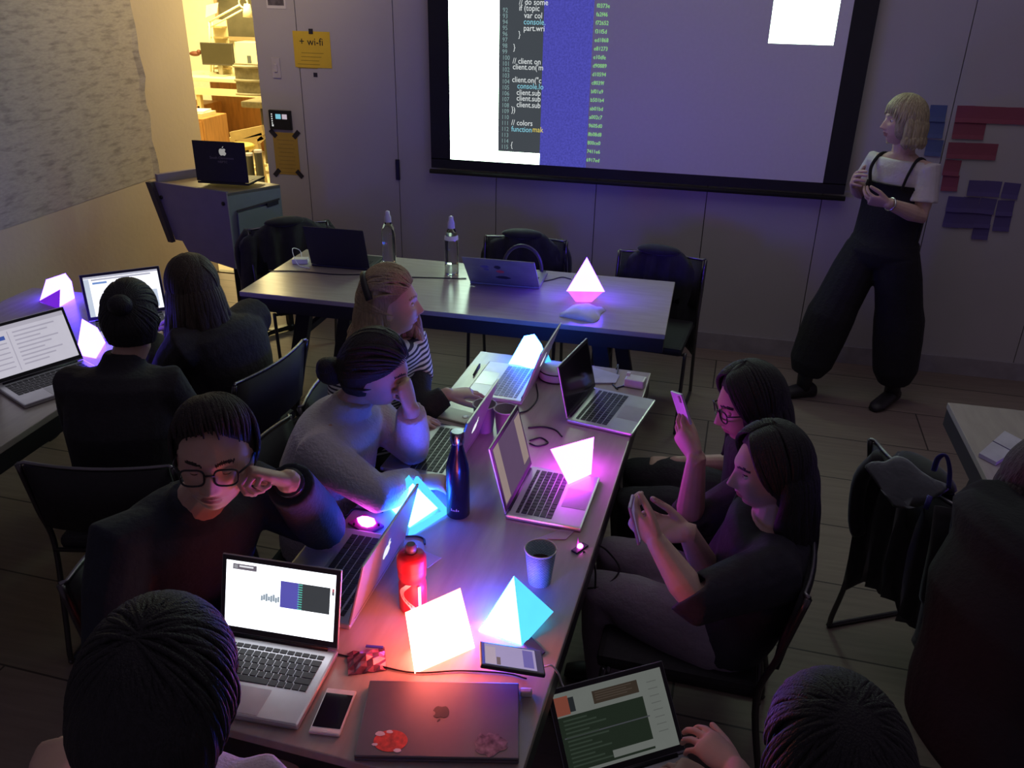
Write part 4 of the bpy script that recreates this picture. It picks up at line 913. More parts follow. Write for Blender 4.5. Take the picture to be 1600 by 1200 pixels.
# cloth bag over the empty chair at the right table
BAG = mat('bag_grey_green', (.33, .38, .38), .85, var=.15, scale=14, bump=.3, bscale=30)
q = [AT(1352, 727, .82), AT(1402, 716, .86), AT(1483, 762, .84), AT(1396, 788, .72)]
c = sum(q, V()) / 4
t = thing('cloth_bag', 'grey green cloth bag slung over the back of the empty right hand chair', 'bag', (c.x, c.y, c.z))
mb = MB(); n = 12; vs = []
for j in range(n):
    for i in range(n):
        a, b = i / (n - 1), j / (n - 1)
        p = q[0].lerp(q[1], a).lerp(q[3].lerp(q[2], a), b) - V(t.location)
        vs.append(p + V((0, 0, .045 * math.sin(PI * a) ** .6 * math.sin(PI * b) ** .6 + .008 * math.sin(a * 9 + b * 5))))
vs2 = [q[0].lerp(q[1], (i % n) / (n - 1)).lerp(q[3].lerp(q[2], (i % n) / (n - 1)), (i // n) / (n - 1)) - V(t.location) - V((0, 0, .03 * math.sin(PI * (i % n) / (n - 1)) + .008)) for i in range(n * n)]
k = n * n; fs = [[(j + 1) * n + i, (j + 1) * n + i + 1, j * n + i + 1, j * n + i] for j in range(n - 1) for i in range(n - 1)]; fs += [[a + k for a in f[::-1]] for f in fs]
bd = list(range(n)) + [j * n + n - 1 for j in range(1, n)] + [(n - 1) * n + i for i in range(n - 2, -1, -1)] + [j * n for j in range(n - 2, 0, -1)]
fs += [[bd[i], bd[(i + 1) % len(bd)], bd[(i + 1) % len(bd)] + k, bd[i] + k] for i in range(len(bd))]
mb.add(vs + vs2, fs, True).build('bag_body', BAG, t)
STR = mat('strap_blue', (.06, .05, .28), .6)
s0 = [AT(1459, 735, .86), AT(1466, 716, .93), AT(1478, 712, .95), AT(1484, 735, .90), AT(1482, 762, .84)]
MB().tube(smoothline([p - V(t.location) for p in s0], 6), .008, 8, flat=.4).build('strap', STR, t)
s0 = [AT(1446, 795, .80), AT(1450, 785, .82), AT(1453, 775, .84)]
MB().tube([p - V(t.location) for p in s0], .008, 8, flat=.4).build('strap', STR, t)
# cables
def cable(label, pts, r=.0028, m=None, group='cables'):
    P = [AT(*p) if len(p) == 3 and p[0] > 9 else V(p) for p in pts]; c = V((P[0].x, P[0].y, P[0].z - r))
    o = MB().tube(smoothline([p - c for p in P], 8), r, 7, dome=True).build('cable', m or CORD, loc=c); return tag(o, label, 'cable', group)
z = .7432
cable('black cable running along the left half of the far table to the black laptop', [(420, 423, z), (470, 424, z), (530, 429, z), (600, 428, z)])
cable('black cable from the clear bottle to the silver stickered laptop', [(640, 433, z), (680, 434, z), (710, 435, z), (728, 435, z)])
cable('black cable from the silver stickered laptop to the violet lantern', [(843, 441, z), (862, 437, z), (878, 433, z), (892, 436, z)])
cable('black cable by the white power brick at the far right table corner', [(965, 608, z), (957, 598, z), (964, 585, z), (966, 570, .75), (963, 576, z)])
cable('thin black lead from the power brick to the table edge', [(980, 601, z), (968, 605, z), (962, 606, z)])
cable('black cable on the table between the two right hand laptops', [(826, 668, z), (850, 667, z), (868, 672, z), (878, 682, z)])
cable('black looped cable beside the magenta lit laptop', [(828, 688, z), (845, 684, z), (856, 692, z), (840, 697, z), (828, 693, z)])
cable('black cable curling round the round speaker', [(838, 600, z), (840, 622, z), (826, 640, z), (812, 645, z)])
cable('thin cable from the magenta led board to the table edge, upper one', [(520, 802, z), (540, 806, z), (552, 795, z), (580, 798, z), (598, 800, z)])
cable('thin cable from the magenta led board to the table edge, lower one', [(522, 833, z), (545, 832, z), (562, 834, z)])
cable('short black lead beside the cyan peaked lantern', [(634, 838, z), (652, 838, z), (662, 842, z), (664, 850, z)])
cable('long thin cable from the near laptop past the coral lantern', [(528, 1022, z), (560, 1030, z), (600, 1042, z), (650, 1051, z), (720, 1048, z), (790, 1052, z), (822, 1060, z)], .002)
cable('white charging lead from the big phone to the lap laptop', [(850, 1042, .755), (862, 1040, .76), (872, 1052, .74), (877, 1066, .70), (880, 1072, .69)], .0022, WHITEP)
c = AT(822, 1085, .742)
t = thing('cable_plug', 'small white plug at the right edge of the closed laptop', 'plug', (c.x, c.y, .74), .2); MB().box((0, 0, .008), (.026, .016, .014), bev=.004).build('shell', WHITEP, t)
cable('black cables looping down from the table edge over the pale trousers', [(915, 852, z), (930, 850, .70), (950, 862, .64), (968, 890, .60), (945, 915, .57), (905, 920, .55)])
cable('black cable hanging from the table edge near the patterned cup', [(912, 862, z), (922, 868, .70), (930, 890, .62), (930, 925, .55)])
a, b = AT(740, 586, .745), AT(750, 568, .745)
o = MB().tube([V(), (b - a) * .9, b - a], [.004, .004, .0015], 8).build('pen', BLACK, loc=a); tag(o, 'dark pen lying on the far left corner of the central table', 'pen')
# ------------------------------------------------------------------ people
def remesh(mb, voxel, smooth=3, fac=.5, name='m'):
    me = mb.mesh(name); ob = bpy.data.objects.new(name, me); COL.objects.link(ob)
    r = ob.modifiers.new('r', 'REMESH'); r.mode = 'VOXEL'; r.voxel_size = voxel; r.use_smooth_shade = True
    if smooth:
        s = ob.modifiers.new('s', 'SMOOTH'); s.iterations = smooth; s.factor = fac
    dg = bpy.context.evaluated_depsgraph_get(); out = bpy.data.meshes.new_from_object(ob.evaluated_get(dg))
    bpy.data.objects.remove(ob); bpy.data.meshes.remove(me); out.name = name; out.materials.clear(); return out
def fwd(yaw, pitch=0, roll=0):
    return M.Rotation(yaw - PI / 2, 4, 'Z') @ M.Rotation(pitch, 4, 'X') @ M.Rotation(roll, 4, 'Y')
def head_surface(nlat=72, nlon=96):
    la = np.linspace(0, PI, nlat); lo = np.linspace(0, 2 * PI, nlon, endpoint=False)
    LA, LO = np.meshgrid(la, lo, indexing='ij'); zn = np.cos(LA)
    rr = np.where(zn > 0, np.sqrt(np.clip(1 - zn ** 2, 0, 1)), np.sqrt(np.clip(1 - np.abs(zn) ** 3.0, 0, 1)))
    dx, dy = np.cos(LO), np.sin(LO)
    jaw = np.clip((-zn - .05) / .95, 0, 1)
    X = .0745 * rr * dx * (1 - .30 * jaw ** 1.2); Z = .116 * zn
    Y = .094 * rr * dy; Y = np.where(dy < 0, Y * (1 - .38 * jaw), Y * (1 - .03 * jaw))
    Y = np.where((dy > 0), Y * (1 - .07 * np.exp(-((zn - .75) / .3) ** 2) * 0), Y)
    w = np.clip(dy * 1.6, 0, 1); g = lambda a, s: np.exp(-(a / s) ** 2)
    tn = np.clip((.014 - Z) / .050, 0, 1); h = np.where(Z > -.036, .027 * tn ** 1.15, .027 * np.clip(1 - (-.036 - Z) / .011, 0, 1)); h = np.where(Z > .014, 0, h)
    sig = .0075 + .0065 * tn
    Y += w * h * np.exp(-(X / sig) ** 2)
    Y += w * .006 * g(np.abs(X) - .011, .006) * g(Z + .040, .007)
    Y -= w * .0105 * g(np.abs(X) - .031, .016) * g(Z - .003, .013)
    Y += w * .0045 * g(Z - .026, .010) * g(X, .055)
    Y += w * .0075 * g(X, .021) * (g(Z + .0565, .0055) + g(Z + .0690, .0065)); Y -= w * .006 * g(X, .024) * g(Z + .0625, .0022)
    Y += w * .008 * g(Z + .099, .014) * g(X, .024); Y -= w * .004 * g(Z + .080, .006) * g(X, .03)
    Y += w * .004 * g(np.abs(X) - .045, .018) * g(Z + .018, .018)
    vs = [V((X[i, j], Y[i, j], Z[i, j])) for i in range(nlat) for j in range(nlon)]
    fs = [[i * nlon + j, (i + 1) * nlon + j, (i + 1) * nlon + (j + 1) % nlon, i * nlon + (j + 1) % nlon] for i in range(nlat - 1) for j in range(nlon)]
    return vs, fs
_HS = head_surface()
def hand(mb, wrist, d, pn, right, curl=(.5, .7, .5), thumb=(.6, .3), spread=1.0, s=1.0, idx=None):
    """d: wrist to knuckles, pn: the way the palm faces"""
    d = V(d).normalized(); pn = V(pn); pn = (pn - d * pn.dot(d)).normalized(); sd = d.cross(pn) * (1 if right else -1); wrist = V(wrist)
    mb.loft([(wrist + d * a * s, sd * hw * s, pn * hd * s) for a, hw, hd in ((-.02, .026, .021), (.0, .027, .020), (.02, .034, .017), (.05, .041, .015), (.080, .041, .0135), (.092, .036, .010))], 18)
    for k, (off, ln, r) in enumerate(((.030, .072, .0082), (.0105, .080, .0086), (-.010, .075, .0082), (-.029, .060, .0072))):
        c = curl if idx is None or k != 0 else idx
        p = wrist + (d * (.086 - .010 * abs(k - 1.2)) + sd * off) * s; pts = [p - d * .012 * s]; a = 0
        base = (d + sd * (off * 3.2 * spread)).normalized()
        pts.append(p)
        for q, f in zip(c, (.46, .30, .24)):
            a += q * (1 + .10 * (k - 1)); v = base * math.cos(a) + pn * math.sin(a); pts.append(pts[-1] + v * ln * f * s)
        mb.tube(pts, [r * s * 1.02, r * s * 1.05, r * s, r * s * .92, r * s * .80], 10, dome=True)
    b = wrist + (d * .022 + sd * .026 + pn * .006) * s; v1 = (d * math.cos(thumb[0]) + sd * math.sin(thumb[0]) + pn * .30).normalized(); v2 = (v1 + d * thumb[1] - sd * thumb[1] * .5).normalized()
    mb.tube([b - v1 * .01, b + v1 * .018 * s, b + v1 * .045 * s, b + v1 * .045 * s + v2 * .030 * s, b + v1 * .045 * s + v2 * .052 * s], [.013 * s, .0125 * s, .0105 * s, .0098 * s, .0082 * s], 10, dome=True)
def ik(a, b, l1, l2, pole):
    a, b = V(a), V(b); v = b - a; L = v.length; u = v / L; m = min(L, (l1 + l2) * .995)
    x = (l1 * l1 - l2 * l2 + m * m) / (2 * m); h = math.sqrt(max(0, l1 * l1 - x * x)); p = V(pole) - u * V(pole).dot(u); p.normalize(); return a + u * x + p * h
def skinm(n, c): return mat('skin_' + n, c, .55, var=.05, scale=30)
LIP = mat('lips', (.38, .17, .155), .5); EYEW = mat('eye_white', (.75, .73, .70), .3); IRIS = mat('iris_dark', (.03, .02, .015), .2)
def person(label, head, hyaw, hpitch, hroll, neck, pelvis, byaw, skin, hairm, shoulder_w=.185, arms=None, eyes='open', legs='seat', foot_fwd=.42, voxel=.0034, hs=1.0, top=None, knees=None, ankles=None, shape=1.0, thigh=None):
    """head: centre of the head; byaw: where the chest faces. arms: dict r/l -> (elbow or None, wrist, hand dir, palm dir, curl, thumb)"""
    head, neck, pelvis = V(head), V(neck), V(pelvis); F = V((math.cos(byaw), math.sin(byaw), 0)); RT = V((F.y, -F.x, 0))
    base = V((pelvis.x, pelvis.y, 0))
    HM = M.Translation(head) @ fwd(hyaw, hpitch, hroll) @ M.Scale(hs, 4)
    up = (neck - pelvis).normalized(); fr = (F - up * F.dot(up)).normalized()
    P = dict(head=head, HM=HM, neck=neck, pelvis=pelvis, F=F, RT=RT, up=up, fr=fr, base=base, arms={}, sh={}, hair=hairm)
    L = (neck - pelvis).length; P['L'] = L; k = shape
    bend = fr * -.035
    def spine(t): return pelvis + (neck - pelvis) * t + bend * math.sin(PI * t)
    P['spine'] = spine
    secs = [(-.06, .10, .08), (0, .165 * k, .115 * k), (.14, .160 * k, .112 * k), (.32, .138 * k, .098 * k), (.55, .155 * k, .108 * k), (.74, .172 * k, .108 * k), (.86, .158 * k, .080), (.93, .112, .062), (.985, .066, .058)]
    P['secs'] = secs
    mb = MB(); mb.loft([(spine(t), RT * a, fr * b) for t, a, b in secs], 22)
    neck0 = spine(.93); hb = HM @ V((0, -.022, -.075)); mb.tube([neck0, neck0.lerp(hb, .5), hb, HM @ V((0, -.015, -.03))], [.062, .053, .054, .05], 16)
    mb.T = HM; mb.add(*_HS, True)
    for s in (-1, 1):
        mb.ell((s * .0755, -.012, -.008), (.007, .019, .031), 14, 10, M.Rotation(s * .28, 3, 'Z') @ M.Rotation(-.15, 3, 'X'))
        mb.ell((s * .072, -.004, -.026), (.008, .010, .012), 10, 8)
    mb.T = M.Identity(4)
    for key, sg in (('r', 1), ('l', -1)):
        sh = spine(.845) + RT * sg * shoulder_w * .93 * k; P['sh'][key] = sh
        a = (arms or {}).get(key)
        if a is None: a = (None, sh + F * .30 - V((0, 0, .33)) - RT * sg * .02, F, V((0, 0, -1)), (.3, .4, .3), (.6, .3))
        el, wr, hd, pn, curl, th = a[:6]; idx = a[6] if len(a) > 6 else None
        wr = V(wr)
        if el is None: el = ik(sh, wr, .285, .245, V((0, 0, -1)) + RT * sg * .6 - F * .5)
        el = V(el); P['arms'][key] = (sh, el, wr, V(hd).normalized(), V(pn))
        mb.tube([spine(.84) + RT * sg * .08, sh, sh.lerp(el, .3), sh.lerp(el, .75), el, el.lerp(wr, .3), el.lerp(wr, .75), wr], [.058, .055, .050, .042, .040, .042, .032, .0265], 14)
        mb.ell(wr, (.027, .027, .027), 12, 8)
        hand(mb, wr, hd, pn, key == 'r', curl, th, idx=idx, s=.98)
    mb.v = [v - base for v in mb.v]
    me = remesh(mb, voxel, 2, .4, 'person')
    # materials by place in the head frame
    inv = HM.inverted(); n = len(me.vertices); co = np.empty(n * 3); me.vertices.foreach_get('co', co); co = co.reshape(-1, 3) + np.array(base)
    Mi = np.array(inv); lc = co @ Mi[:3, :3].T + Mi[:3, 3]
    for m in (skin, LIP, hairm, EYEW, IRIS): me.materials.append(m)
    npol = len(me.polygons); lt = np.empty(npol, dtype=np.int32); me.polygons.foreach_get('loop_start', lt); lv = np.empty(len(me.loops), dtype=np.int32); me.loops.foreach_get('vertex_index', lv)
    pc = lc[lv[lt]]; mi = np.zeros(npol, dtype=np.int32); x, y, z = np.abs(pc[:, 0]), pc[:, 1], pc[:, 2]
    mi[(x < .0235 - np.abs(z + .0625) * .7) & (z > -.0745) & (z < -.0525) & (y > .07)] = 1
    mi[(x > .013) & (x < .050) & (np.abs(z - (.0235 + .004 * np.sin((x - .013) / .037 * 3.1))) < .0038) & (y > .055)] = 2
    me.polygons.foreach_set('material_index', mi)
    # eyes set into the sockets
    bm = bmesh.new(); bm.from_mesh(me)
    for s in (-1, 1):
        c = V((s * .0305, .0705, .0035)); e = MB(); e.ell((0, 0, 0), (.0125, .0125, .0125), 16, 12)
        vs = [bm.verts.new((HM @ (c + v)) - base) for v in e.v]
        for f in e.f:
            fc = sum((e.v[i] for i in f), V()) / len(f); face = bm.faces.new([vs[i] for i in f]); face.smooth = True
            if eyes == 'down': face.material_index = 2 if (-.0062 < fc.z < -.0035 and fc.y > 0) else 0
            elif fc.z > .0045 or fc.z < -.0068: face.material_index = 2 if .0045 < fc.z < .0065 else 0
            else: face.material_index = 4 if (fc.x ** 2 + (fc.z + .001) ** 2) < .0058 ** 2 and fc.y > 0 else 3
    bm.to_mesh(me); bm.free()
    o = bpy.data.objects.new('person', me); COL.objects.link(o); o.location = base; tag(o, label, 'person'); P['obj'] = o
    P['knees'] = knees; P['ankles'] = ankles
    return P
def part(P, name, mb, mats, rm=None, smooth=3, fac=.5):
    """mesh given in world metres, parented to the person"""
    mb.v = [v - P['base'] for v in mb.v]
    if rm:
        me = remesh(mb, rm, smooth, fac, name); me.materials.append(mats if not isinstance(mats, (list, tuple)) else mats[0])
        o = bpy.data.objects.new(name, me); COL.objects.link(o); o.parent = P['obj']; return o
    return mb.build(name, mats, P['obj'])
def shirt(P, m, name='shirt', off=.013, sleeve=1.0, t0=-.05, t1=.965, loose=.0, collar=False, arm_off=.012, rm=.0075, open_front=None, arm_s=1.0, yoke=.020):
    mb = MB(); ex = []
    for t, a, b in P['secs']:
        if t < t0: t = t0
        if t > t1: continue
        ex.append((P['spine'](t), P['RT'] * (a + off + loose * (t < .6) + yoke * (t > .8)), P['fr'] * (b + off + loose * (t < .6) + yoke * (t > .8))))
    ex.append((P['spine'](t1), P['RT'] * .080, P['fr'] * .070))
    if open_front is None: mb.loft(ex, 26)
    else:
        # jacket: a thick C-shaped shell open at the front
        n = 25; g = open_front; vs = []; th = .016
        for c, a, b in ex:
            ring = [c + a * math.sin(u) + b * -math.cos(u) for u in np.linspace(-PI + g, PI - g, n)]
            ring2 = [c + a * (1 - th / a.length) * math.sin(u) - b * (1 - th / b.length) * math.cos(u) for u in np.linspace(PI - g, -PI + g, n)]
            vs += ring + ring2
        k = 2 * n; fs = [[i * k + j, i * k + (j + 1) % k, (i + 1) * k + (j + 1) % k, (i + 1) * k + j] for i in range(len(ex) - 1) for j in range(k)]
        fs += [list(range(k))[::-1], [(len(ex) - 1) * k + j for j in range(k)]]
        mb.add(vs, fs, True)
    for key, sg in (('r', 1), ('l', -1)):
        sh, el, wr, hd, pn = P['arms'][key]; o = arm_off
        inn = P['spine'](.80) + P['RT'] * sg * .09
        pts = [inn, sh + V((0, 0, -.004)), sh.lerp(el, .35), sh.lerp(el, .8), el, el.lerp(wr, .35), el.lerp(wr, .94)]; rs = [.066 + o, .066 + o, .056 + o, .046 + o, .046 + o, .046 + o, .033 + o]
        rs = [q * arm_s for q in rs]
        if sleeve < .5: pts = pts[:3] + [sh.lerp(el, sleeve * 2)]; rs = rs[:3] + [.054 + o * 1.2]
        elif sleeve < .95: pts = pts[:5] + [el.lerp(wr, (sleeve - .5) * 2)]; rs = rs[:5] + [.045 + o]
        mb.tube(pts, rs, 14)
    if collar:
        nk = P['spine'](.97); u = (P['head'] - nk).normalized()
        mb.loft([(nk - u * .02, P['RT'] * .082, P['fr'] * .078), (nk + u * .025, P['RT'] * .068, P['fr'] * .068), (nk + u * .05, P['RT'] * .064, P['fr'] * .064)], 20)
    return part(P, name, mb, m, rm, 4)
def trousers(P, m, name='trousers', knees=None, ankles=None, off=.014, wide=0, shoes=True, shoem=None):
    F, RT, pv = P['F'], P['RT'], P['pelvis']; mb = MB(); kn = {}; an = {}
    mb.loft([(P['spine'](.12), RT * (.160 + off), P['fr'] * (.112 + off)), (P['spine'](.0), RT * (.172 + off), P['fr'] * (.118 + off)), (pv - V((0, 0, .055)), RT * (.165), P['fr'] * .115), (pv - V((0, 0, .085)), RT * .12, P['fr'] * .09)], 22)
    for key, sg in (('r', 1), ('l', -1)):
        hip = pv + RT * sg * .09 - V((0, 0, .01)); k = V(knees[key]) if knees else hip + F * .43 + RT * sg * .04 + V((0, 0, .02)); a = V(ankles[key]) if ankles else k + V((0, 0, .10 - k.z)) - F * .02
        kn[key] = k; an[key] = a
        mb.tube([hip, hip.lerp(k, .35), hip.lerp(k, .8), k, k.lerp(a, .35), k.lerp(a, .8), a], [.088 + off, .084 + off + wide * .3, .066 + off + wide * .7, .060 + off + wide, .058 + off + wide, .048 + off + wide * 1.0, .046 + off + wide * .4], 16)
    o = part(P, name, mb, m, .009, 4)
    if shoes:
        for key, sg in (('r', 1), ('l', -1)):
            a = an[key]; fz = V((a.x, a.y, 0)); f2 = P.get('footdir', {}).get(key, F); s2 = V((f2.y, -f2.x, 0)); mb = MB()
            mb.loft([(fz - f2 * .075 + V((0, 0, .035)), s2 * .026, V((0, 0, .033))), (fz - f2 * .05 + V((0, 0, .045)), s2 * .036, V((0, 0, .044))), (fz + V((0, 0, .048)), s2 * .038, V((0, 0, .047))), (fz + f2 * .07 + V((0, 0, .034)), s2 * .042, V((0, 0, .033))), (fz + f2 * .14 + V((0, 0, .024)), s2 * .043, V((0, 0, .023))), (fz + f2 * .185 + V((0, 0, .018)), s2 * .026, V((0, 0, .017)))], 16)
            mb.tube([fz + V((0, 0, .05)), a + V((0, 0, .04))], [.040, .044], 14)
            part(P, 'shoe', mb, shoem or mat('shoe_dark', (.02, .018, .02), .5))
    return o
def ss(x, a, b): t = min(1, max(0, (x - a) / (b - a))); return t * t * (3 - 2 * t)
def hair_cap(P, mb, thick=.018, hl=.60, side=.10, nape=-.55, vol=0.0, groove=.0012, seed=0, part_x=None, back=0.0):
    HM = P['HM']; nlat, nlon = 60, 110; rnd = random.Random(seed); ph = [rnd.random() * 6 for _ in range(4)]; vs = []
    for i in range(nlat):
        la = PI * i / (nlat - 1); zn = math.cos(la)
        rr = math.sqrt(max(0, 1 - zn * zn)) if zn > 0 else math.sqrt(max(0, 1 - abs(zn) ** 3))
        jaw = min(1, max(0, (-zn - .05) / .95))
        for j in range(nlon):
            lo = 2 * PI * j / nlon; dx, dy = math.cos(lo), math.sin(lo)
            n = V((rr * dx, rr * dy, zn)); n.normalize()
            hl_ = hl + .05 * math.sin(lo * 5 + ph[0]) * .5
            ax = .98 - side * 1.3; e_ = math.sqrt((dx * rr / ax) ** 2 + ((max(zn, -.1) + .1) / (hl_ + .1)) ** 2); fr_ = ss(dy, -.12, .12)
            face = (1 - ss(e_, .93, 1.05)) * fr_; fw = (1 - ss(e_, 1.0, 1.75)) * ss(dy, -.5, .15)
            low = 1 - ss(zn, nape - .08, nape + .06)
            ear = 0
            out = thick + vol * (.6 + .4 * zn) + back * max(0, -dy) * (1 - abs(zn - .1)) + math.sin(la) ** 2 * (groove * math.sin(lo * 34 + 3 * math.sin(la * 3 + ph[1]) + ph[2]) + groove * .8 * math.sin(lo * 13 + la * 5 + ph[3]))
            if part_x is not None: out -= .006 * math.exp(-((dx * rr - part_x) / .05) ** 2) * max(0, zn) * (dy > -.3)
            out *= 1 - .80 * fw
            t = out + (-.014 - out) * max(face, low)
            b = V((.0745 * rr * dx * (1 - .30 * jaw ** 1.2), .094 * rr * dy * (1 - (.38 * jaw if dy < 0 else 0)), .116 * zn))
            vs.append(HM @ (b + n * t))
    fs = [[i * nlon + j, (i + 1) * nlon + j, (i + 1) * nlon + (j + 1) % nlon, i * nlon + (j + 1) % nlon] for i in range(nlat - 1) for j in range(nlon)]
    mb.add(vs, fs, True)
def locks(P, mb, az0, az1, n, length, r=.016, start=.25, flare=.03, wave=0.0, seed=1, curl=0.0, ztop=None, body=True):
    """hanging locks round the back (az 0 = straight back, +-90 = ears, +-130 = beside the face)"""
    HM = P['HM']; rnd = random.Random(seed)
    for k in range(n):
        az = R_(az0 + (az1 - az0) * (k + .5) / n + rnd.uniform(-3, 3)); s = HM.to_scale().x
        d = V((math.sin(az), -math.cos(az), 0)); L = length * rnd.uniform(.88, 1.06)
        p0 = HM @ V((d.x * .062, d.y * .080, .116 * start + .02)); p1 = HM @ V((d.x * .088, d.y * .110, -.01)); p2 = HM @ V((d.x * (.088 + .2 * flare), d.y * (.104 + .3 * flare), -.065))
        od = (HM.to_3x3() @ d); od.z = 0; od.normalize(); pts = [p0, p1, p2]
        m = 6
        for q in range(1, m + 1):
            f = q / m; w = wave * math.sin(f * 7 + k * 1.7 + seed); sdv = V((-od.y, od.x, 0))
            pts.append(p2 + V((0, 0, -L * f)) + od * (flare * f * (1.1 - f * .3)) + sdv * w + od * w * .6)
        N_ = len(smoothline(pts, 3)); rr = [r * (.75 + .35 * math.sin(min(1, i / (N_ * .5)) * PI / 2)) * (1 if i < N_ * .7 else max(.18, 1 - (i - N_ * .7) / (N_ * .3) * .85)) for i in range(N_)]
        mb.tube(smoothline(pts, 3), rr, 8, dome=True)
def comb(P, mb, starts, ends, thick=.018, vol=.008, r=.0065, seed=1, lift=.0, tip=.35):
    """fine tufts of hair combed over the cap from starts to ends (directions in the head frame)"""
    HM = P['HM']; rnd = random.Random(seed)
    for a, b in zip(starts, ends):
        a = V(a).normalized(); b = (V(b) + V((rnd.uniform(-.08, .08), rnd.uniform(-.08, .08), rnd.uniform(-.08, .08)))).normalized(); pts = []; rs = []
        n = 9
        for i in range(n):
            t = i / (n - 1); d = a.slerp(b, t) if a.angle(b) > 1e-3 else a
            zn = d.z; rho = math.sqrt(max(1e-6, d.x ** 2 + d.y ** 2)); rr = math.sqrt(max(0, 1 - zn * zn)) if zn > 0 else math.sqrt(max(0, 1 - abs(zn) ** 3))
            jaw = min(1, max(0, (-zn - .05) / .95)); s = rr / rho
            q = V((.0745 * d.x * s * (1 - .30 * jaw ** 1.2), .094 * d.y * s * (1 - (.38 * jaw if d.y < 0 else 0)), .116 * zn))
            e = math.sin(math.pi * min(1, .12 + t * .8)) ** .5
            h = (thick + vol * (.6 + .4 * zn)) * (.30 + .70 * min(1, e)) - .003 + lift * math.sin(math.pi * t)
            pts.append(HM @ (q + d * h)); rs.append(r * min(1, .2 + t * 5) * (.5 + .5 * math.sin(math.pi * (.1 + .75 * t))) * (1 if t < .8 else 1 - (1 - tip) * (t - .8) / .2))
        mb.tube(smoothline(pts, 2), list(np.interp(np.linspace(0, 1, (n - 1) * 2 + 1), np.linspace(0, 1, n), rs)), 7, dome=True)
def ring_dirs(n, hl=.58, ax=1.0, back_z=-.5, az0=0, az1=360):
    out = []
    for k in range(n):
        a = R_(az0 + (az1 - az0) * (k + .5) / n); x, y = math.sin(a), math.cos(a)      # a=0 straight ahead
        if y > .12: z = -.1 + (hl + .1) * math.sqrt(max(0, 1 - min(1, (x * .80 / ax) ** 2)))
        else: z = -.1 + (back_z + .1) * ss(-y, -.12, .5)
        q = math.sqrt(max(0, 1 - z * z)); out.append(V((x * q, y * q, z)))
    return out
def glasses(P, m, w=.024, h=.019, cat='glasses'):
    mb = MB(); mb.T = P['HM']; y = .098
    for s in (-1, 1):
        pts = []
        for a in np.linspace(0, 2 * PI, 25): c, q = math.cos(a), math.sin(a); pts.append(V((s * .034 + w * abs(c) ** .6 * (1 if c > 0 else -1), y - .006 * abs(c) * (1 if c * s > 0 else 0), -.001 + h * abs(q) ** .6 * (1 if q > 0 else -1))))
        mb.tube(pts, .0022, 7)
        mb.tube([(s * .058, y - .006, .006), (s * .078, .05, .006), (s * .080, -.01, .002), (s * .078, -.03, -.014)], .0022, 7)
    mb.tube([(-.011, y, .003), (0, y + .004, .006), (.011, y, .003)], .0022, 7)
    return part(P, 'glasses', mb, m)
def hairmat(n, c, v=.35): return mat('hair_' + n, c, .68, var=v, scale=30, stretch=(6, 6, .5), bump=.5, bscale=60)
HBK = hairmat('black', (.014, .013, .015)); HBR = hairmat('brown', (.022, .015, .012)); HBL = hairmat('blonde', (.36, .27, .16), .25); HBS = hairmat('ash_blonde', (.42, .36, .22)); HGR = hairmat('greying', (.065, .052, .050))
SK1 = skinm('fair', (.60, .40, .33)); SK2 = skinm('tan', (.50, .33, .25)); SK3 = skinm('warm', (.55, .36, .28))
NAVY = mat('cloth_navy', (.016, .021, .034), .85, var=.15, scale=30, bump=.2); BLK = mat('cloth_black', (.022, .020, .025), .9, var=.15, scale=30, bump=.2); DKG = mat('cloth_charcoal', (.028, .025, .028), .9, var=.2, scale=30, bump=.2)
UPV = V((0, 0, 1)); DN = V((0, 0, -1))

# --- man with glasses, cheek on his fist
P = person('man with glasses resting his cheek on his hand behind the glaring laptop', D(336, 712, 1.86), R_(-66), R_(2), R_(-4), (-1.10, 1.50, 1.015), (-1.22, 1.55, .50), R_(-35), SK3, HBR, eyes='down', voxel=.0028,
    arms={'l': ((-.905, 1.735, .80), D(450, 752, 1.86), V((-.55, -.35, .35)), V((-.3, -.6, -.5)), (1.2, 1.3, .8), (.5, .5)), 'r': (None, (-1.0, 1.22, .74), V((.7, -.2, 0)), DN, (.4, .5, .3), (.6, .3))})
MAN = P
shirt(P, NAVY, 'sweater', off=.018, collar=True, arm_off=.020); trousers(P, BLK)
mb = MB(); hair_cap(P, mb, .016, hl=.74, side=-.06, nape=-.35, vol=.010, groove=.002, seed=2); E_ = ring_dirs(120, .72, 1.04, -.35); comb(P, mb, [V((.25 + .15 * math.sin(k), -.35, .9)) for k in range(120)], E_, .016, .010, .006, 2, .004); part(P, 'hair', mb, HBR)
glasses(P, BLACK)
sh, el, wr, hd, pn = P['arms']['l']; mb = MB(); a = (wr - el).normalized(); mb.tube([wr - a * .022, wr - a * .004], .033, 18); part(P, 'watch', mb, mat('watch_dark', (.03, .03, .04), .3, .4))

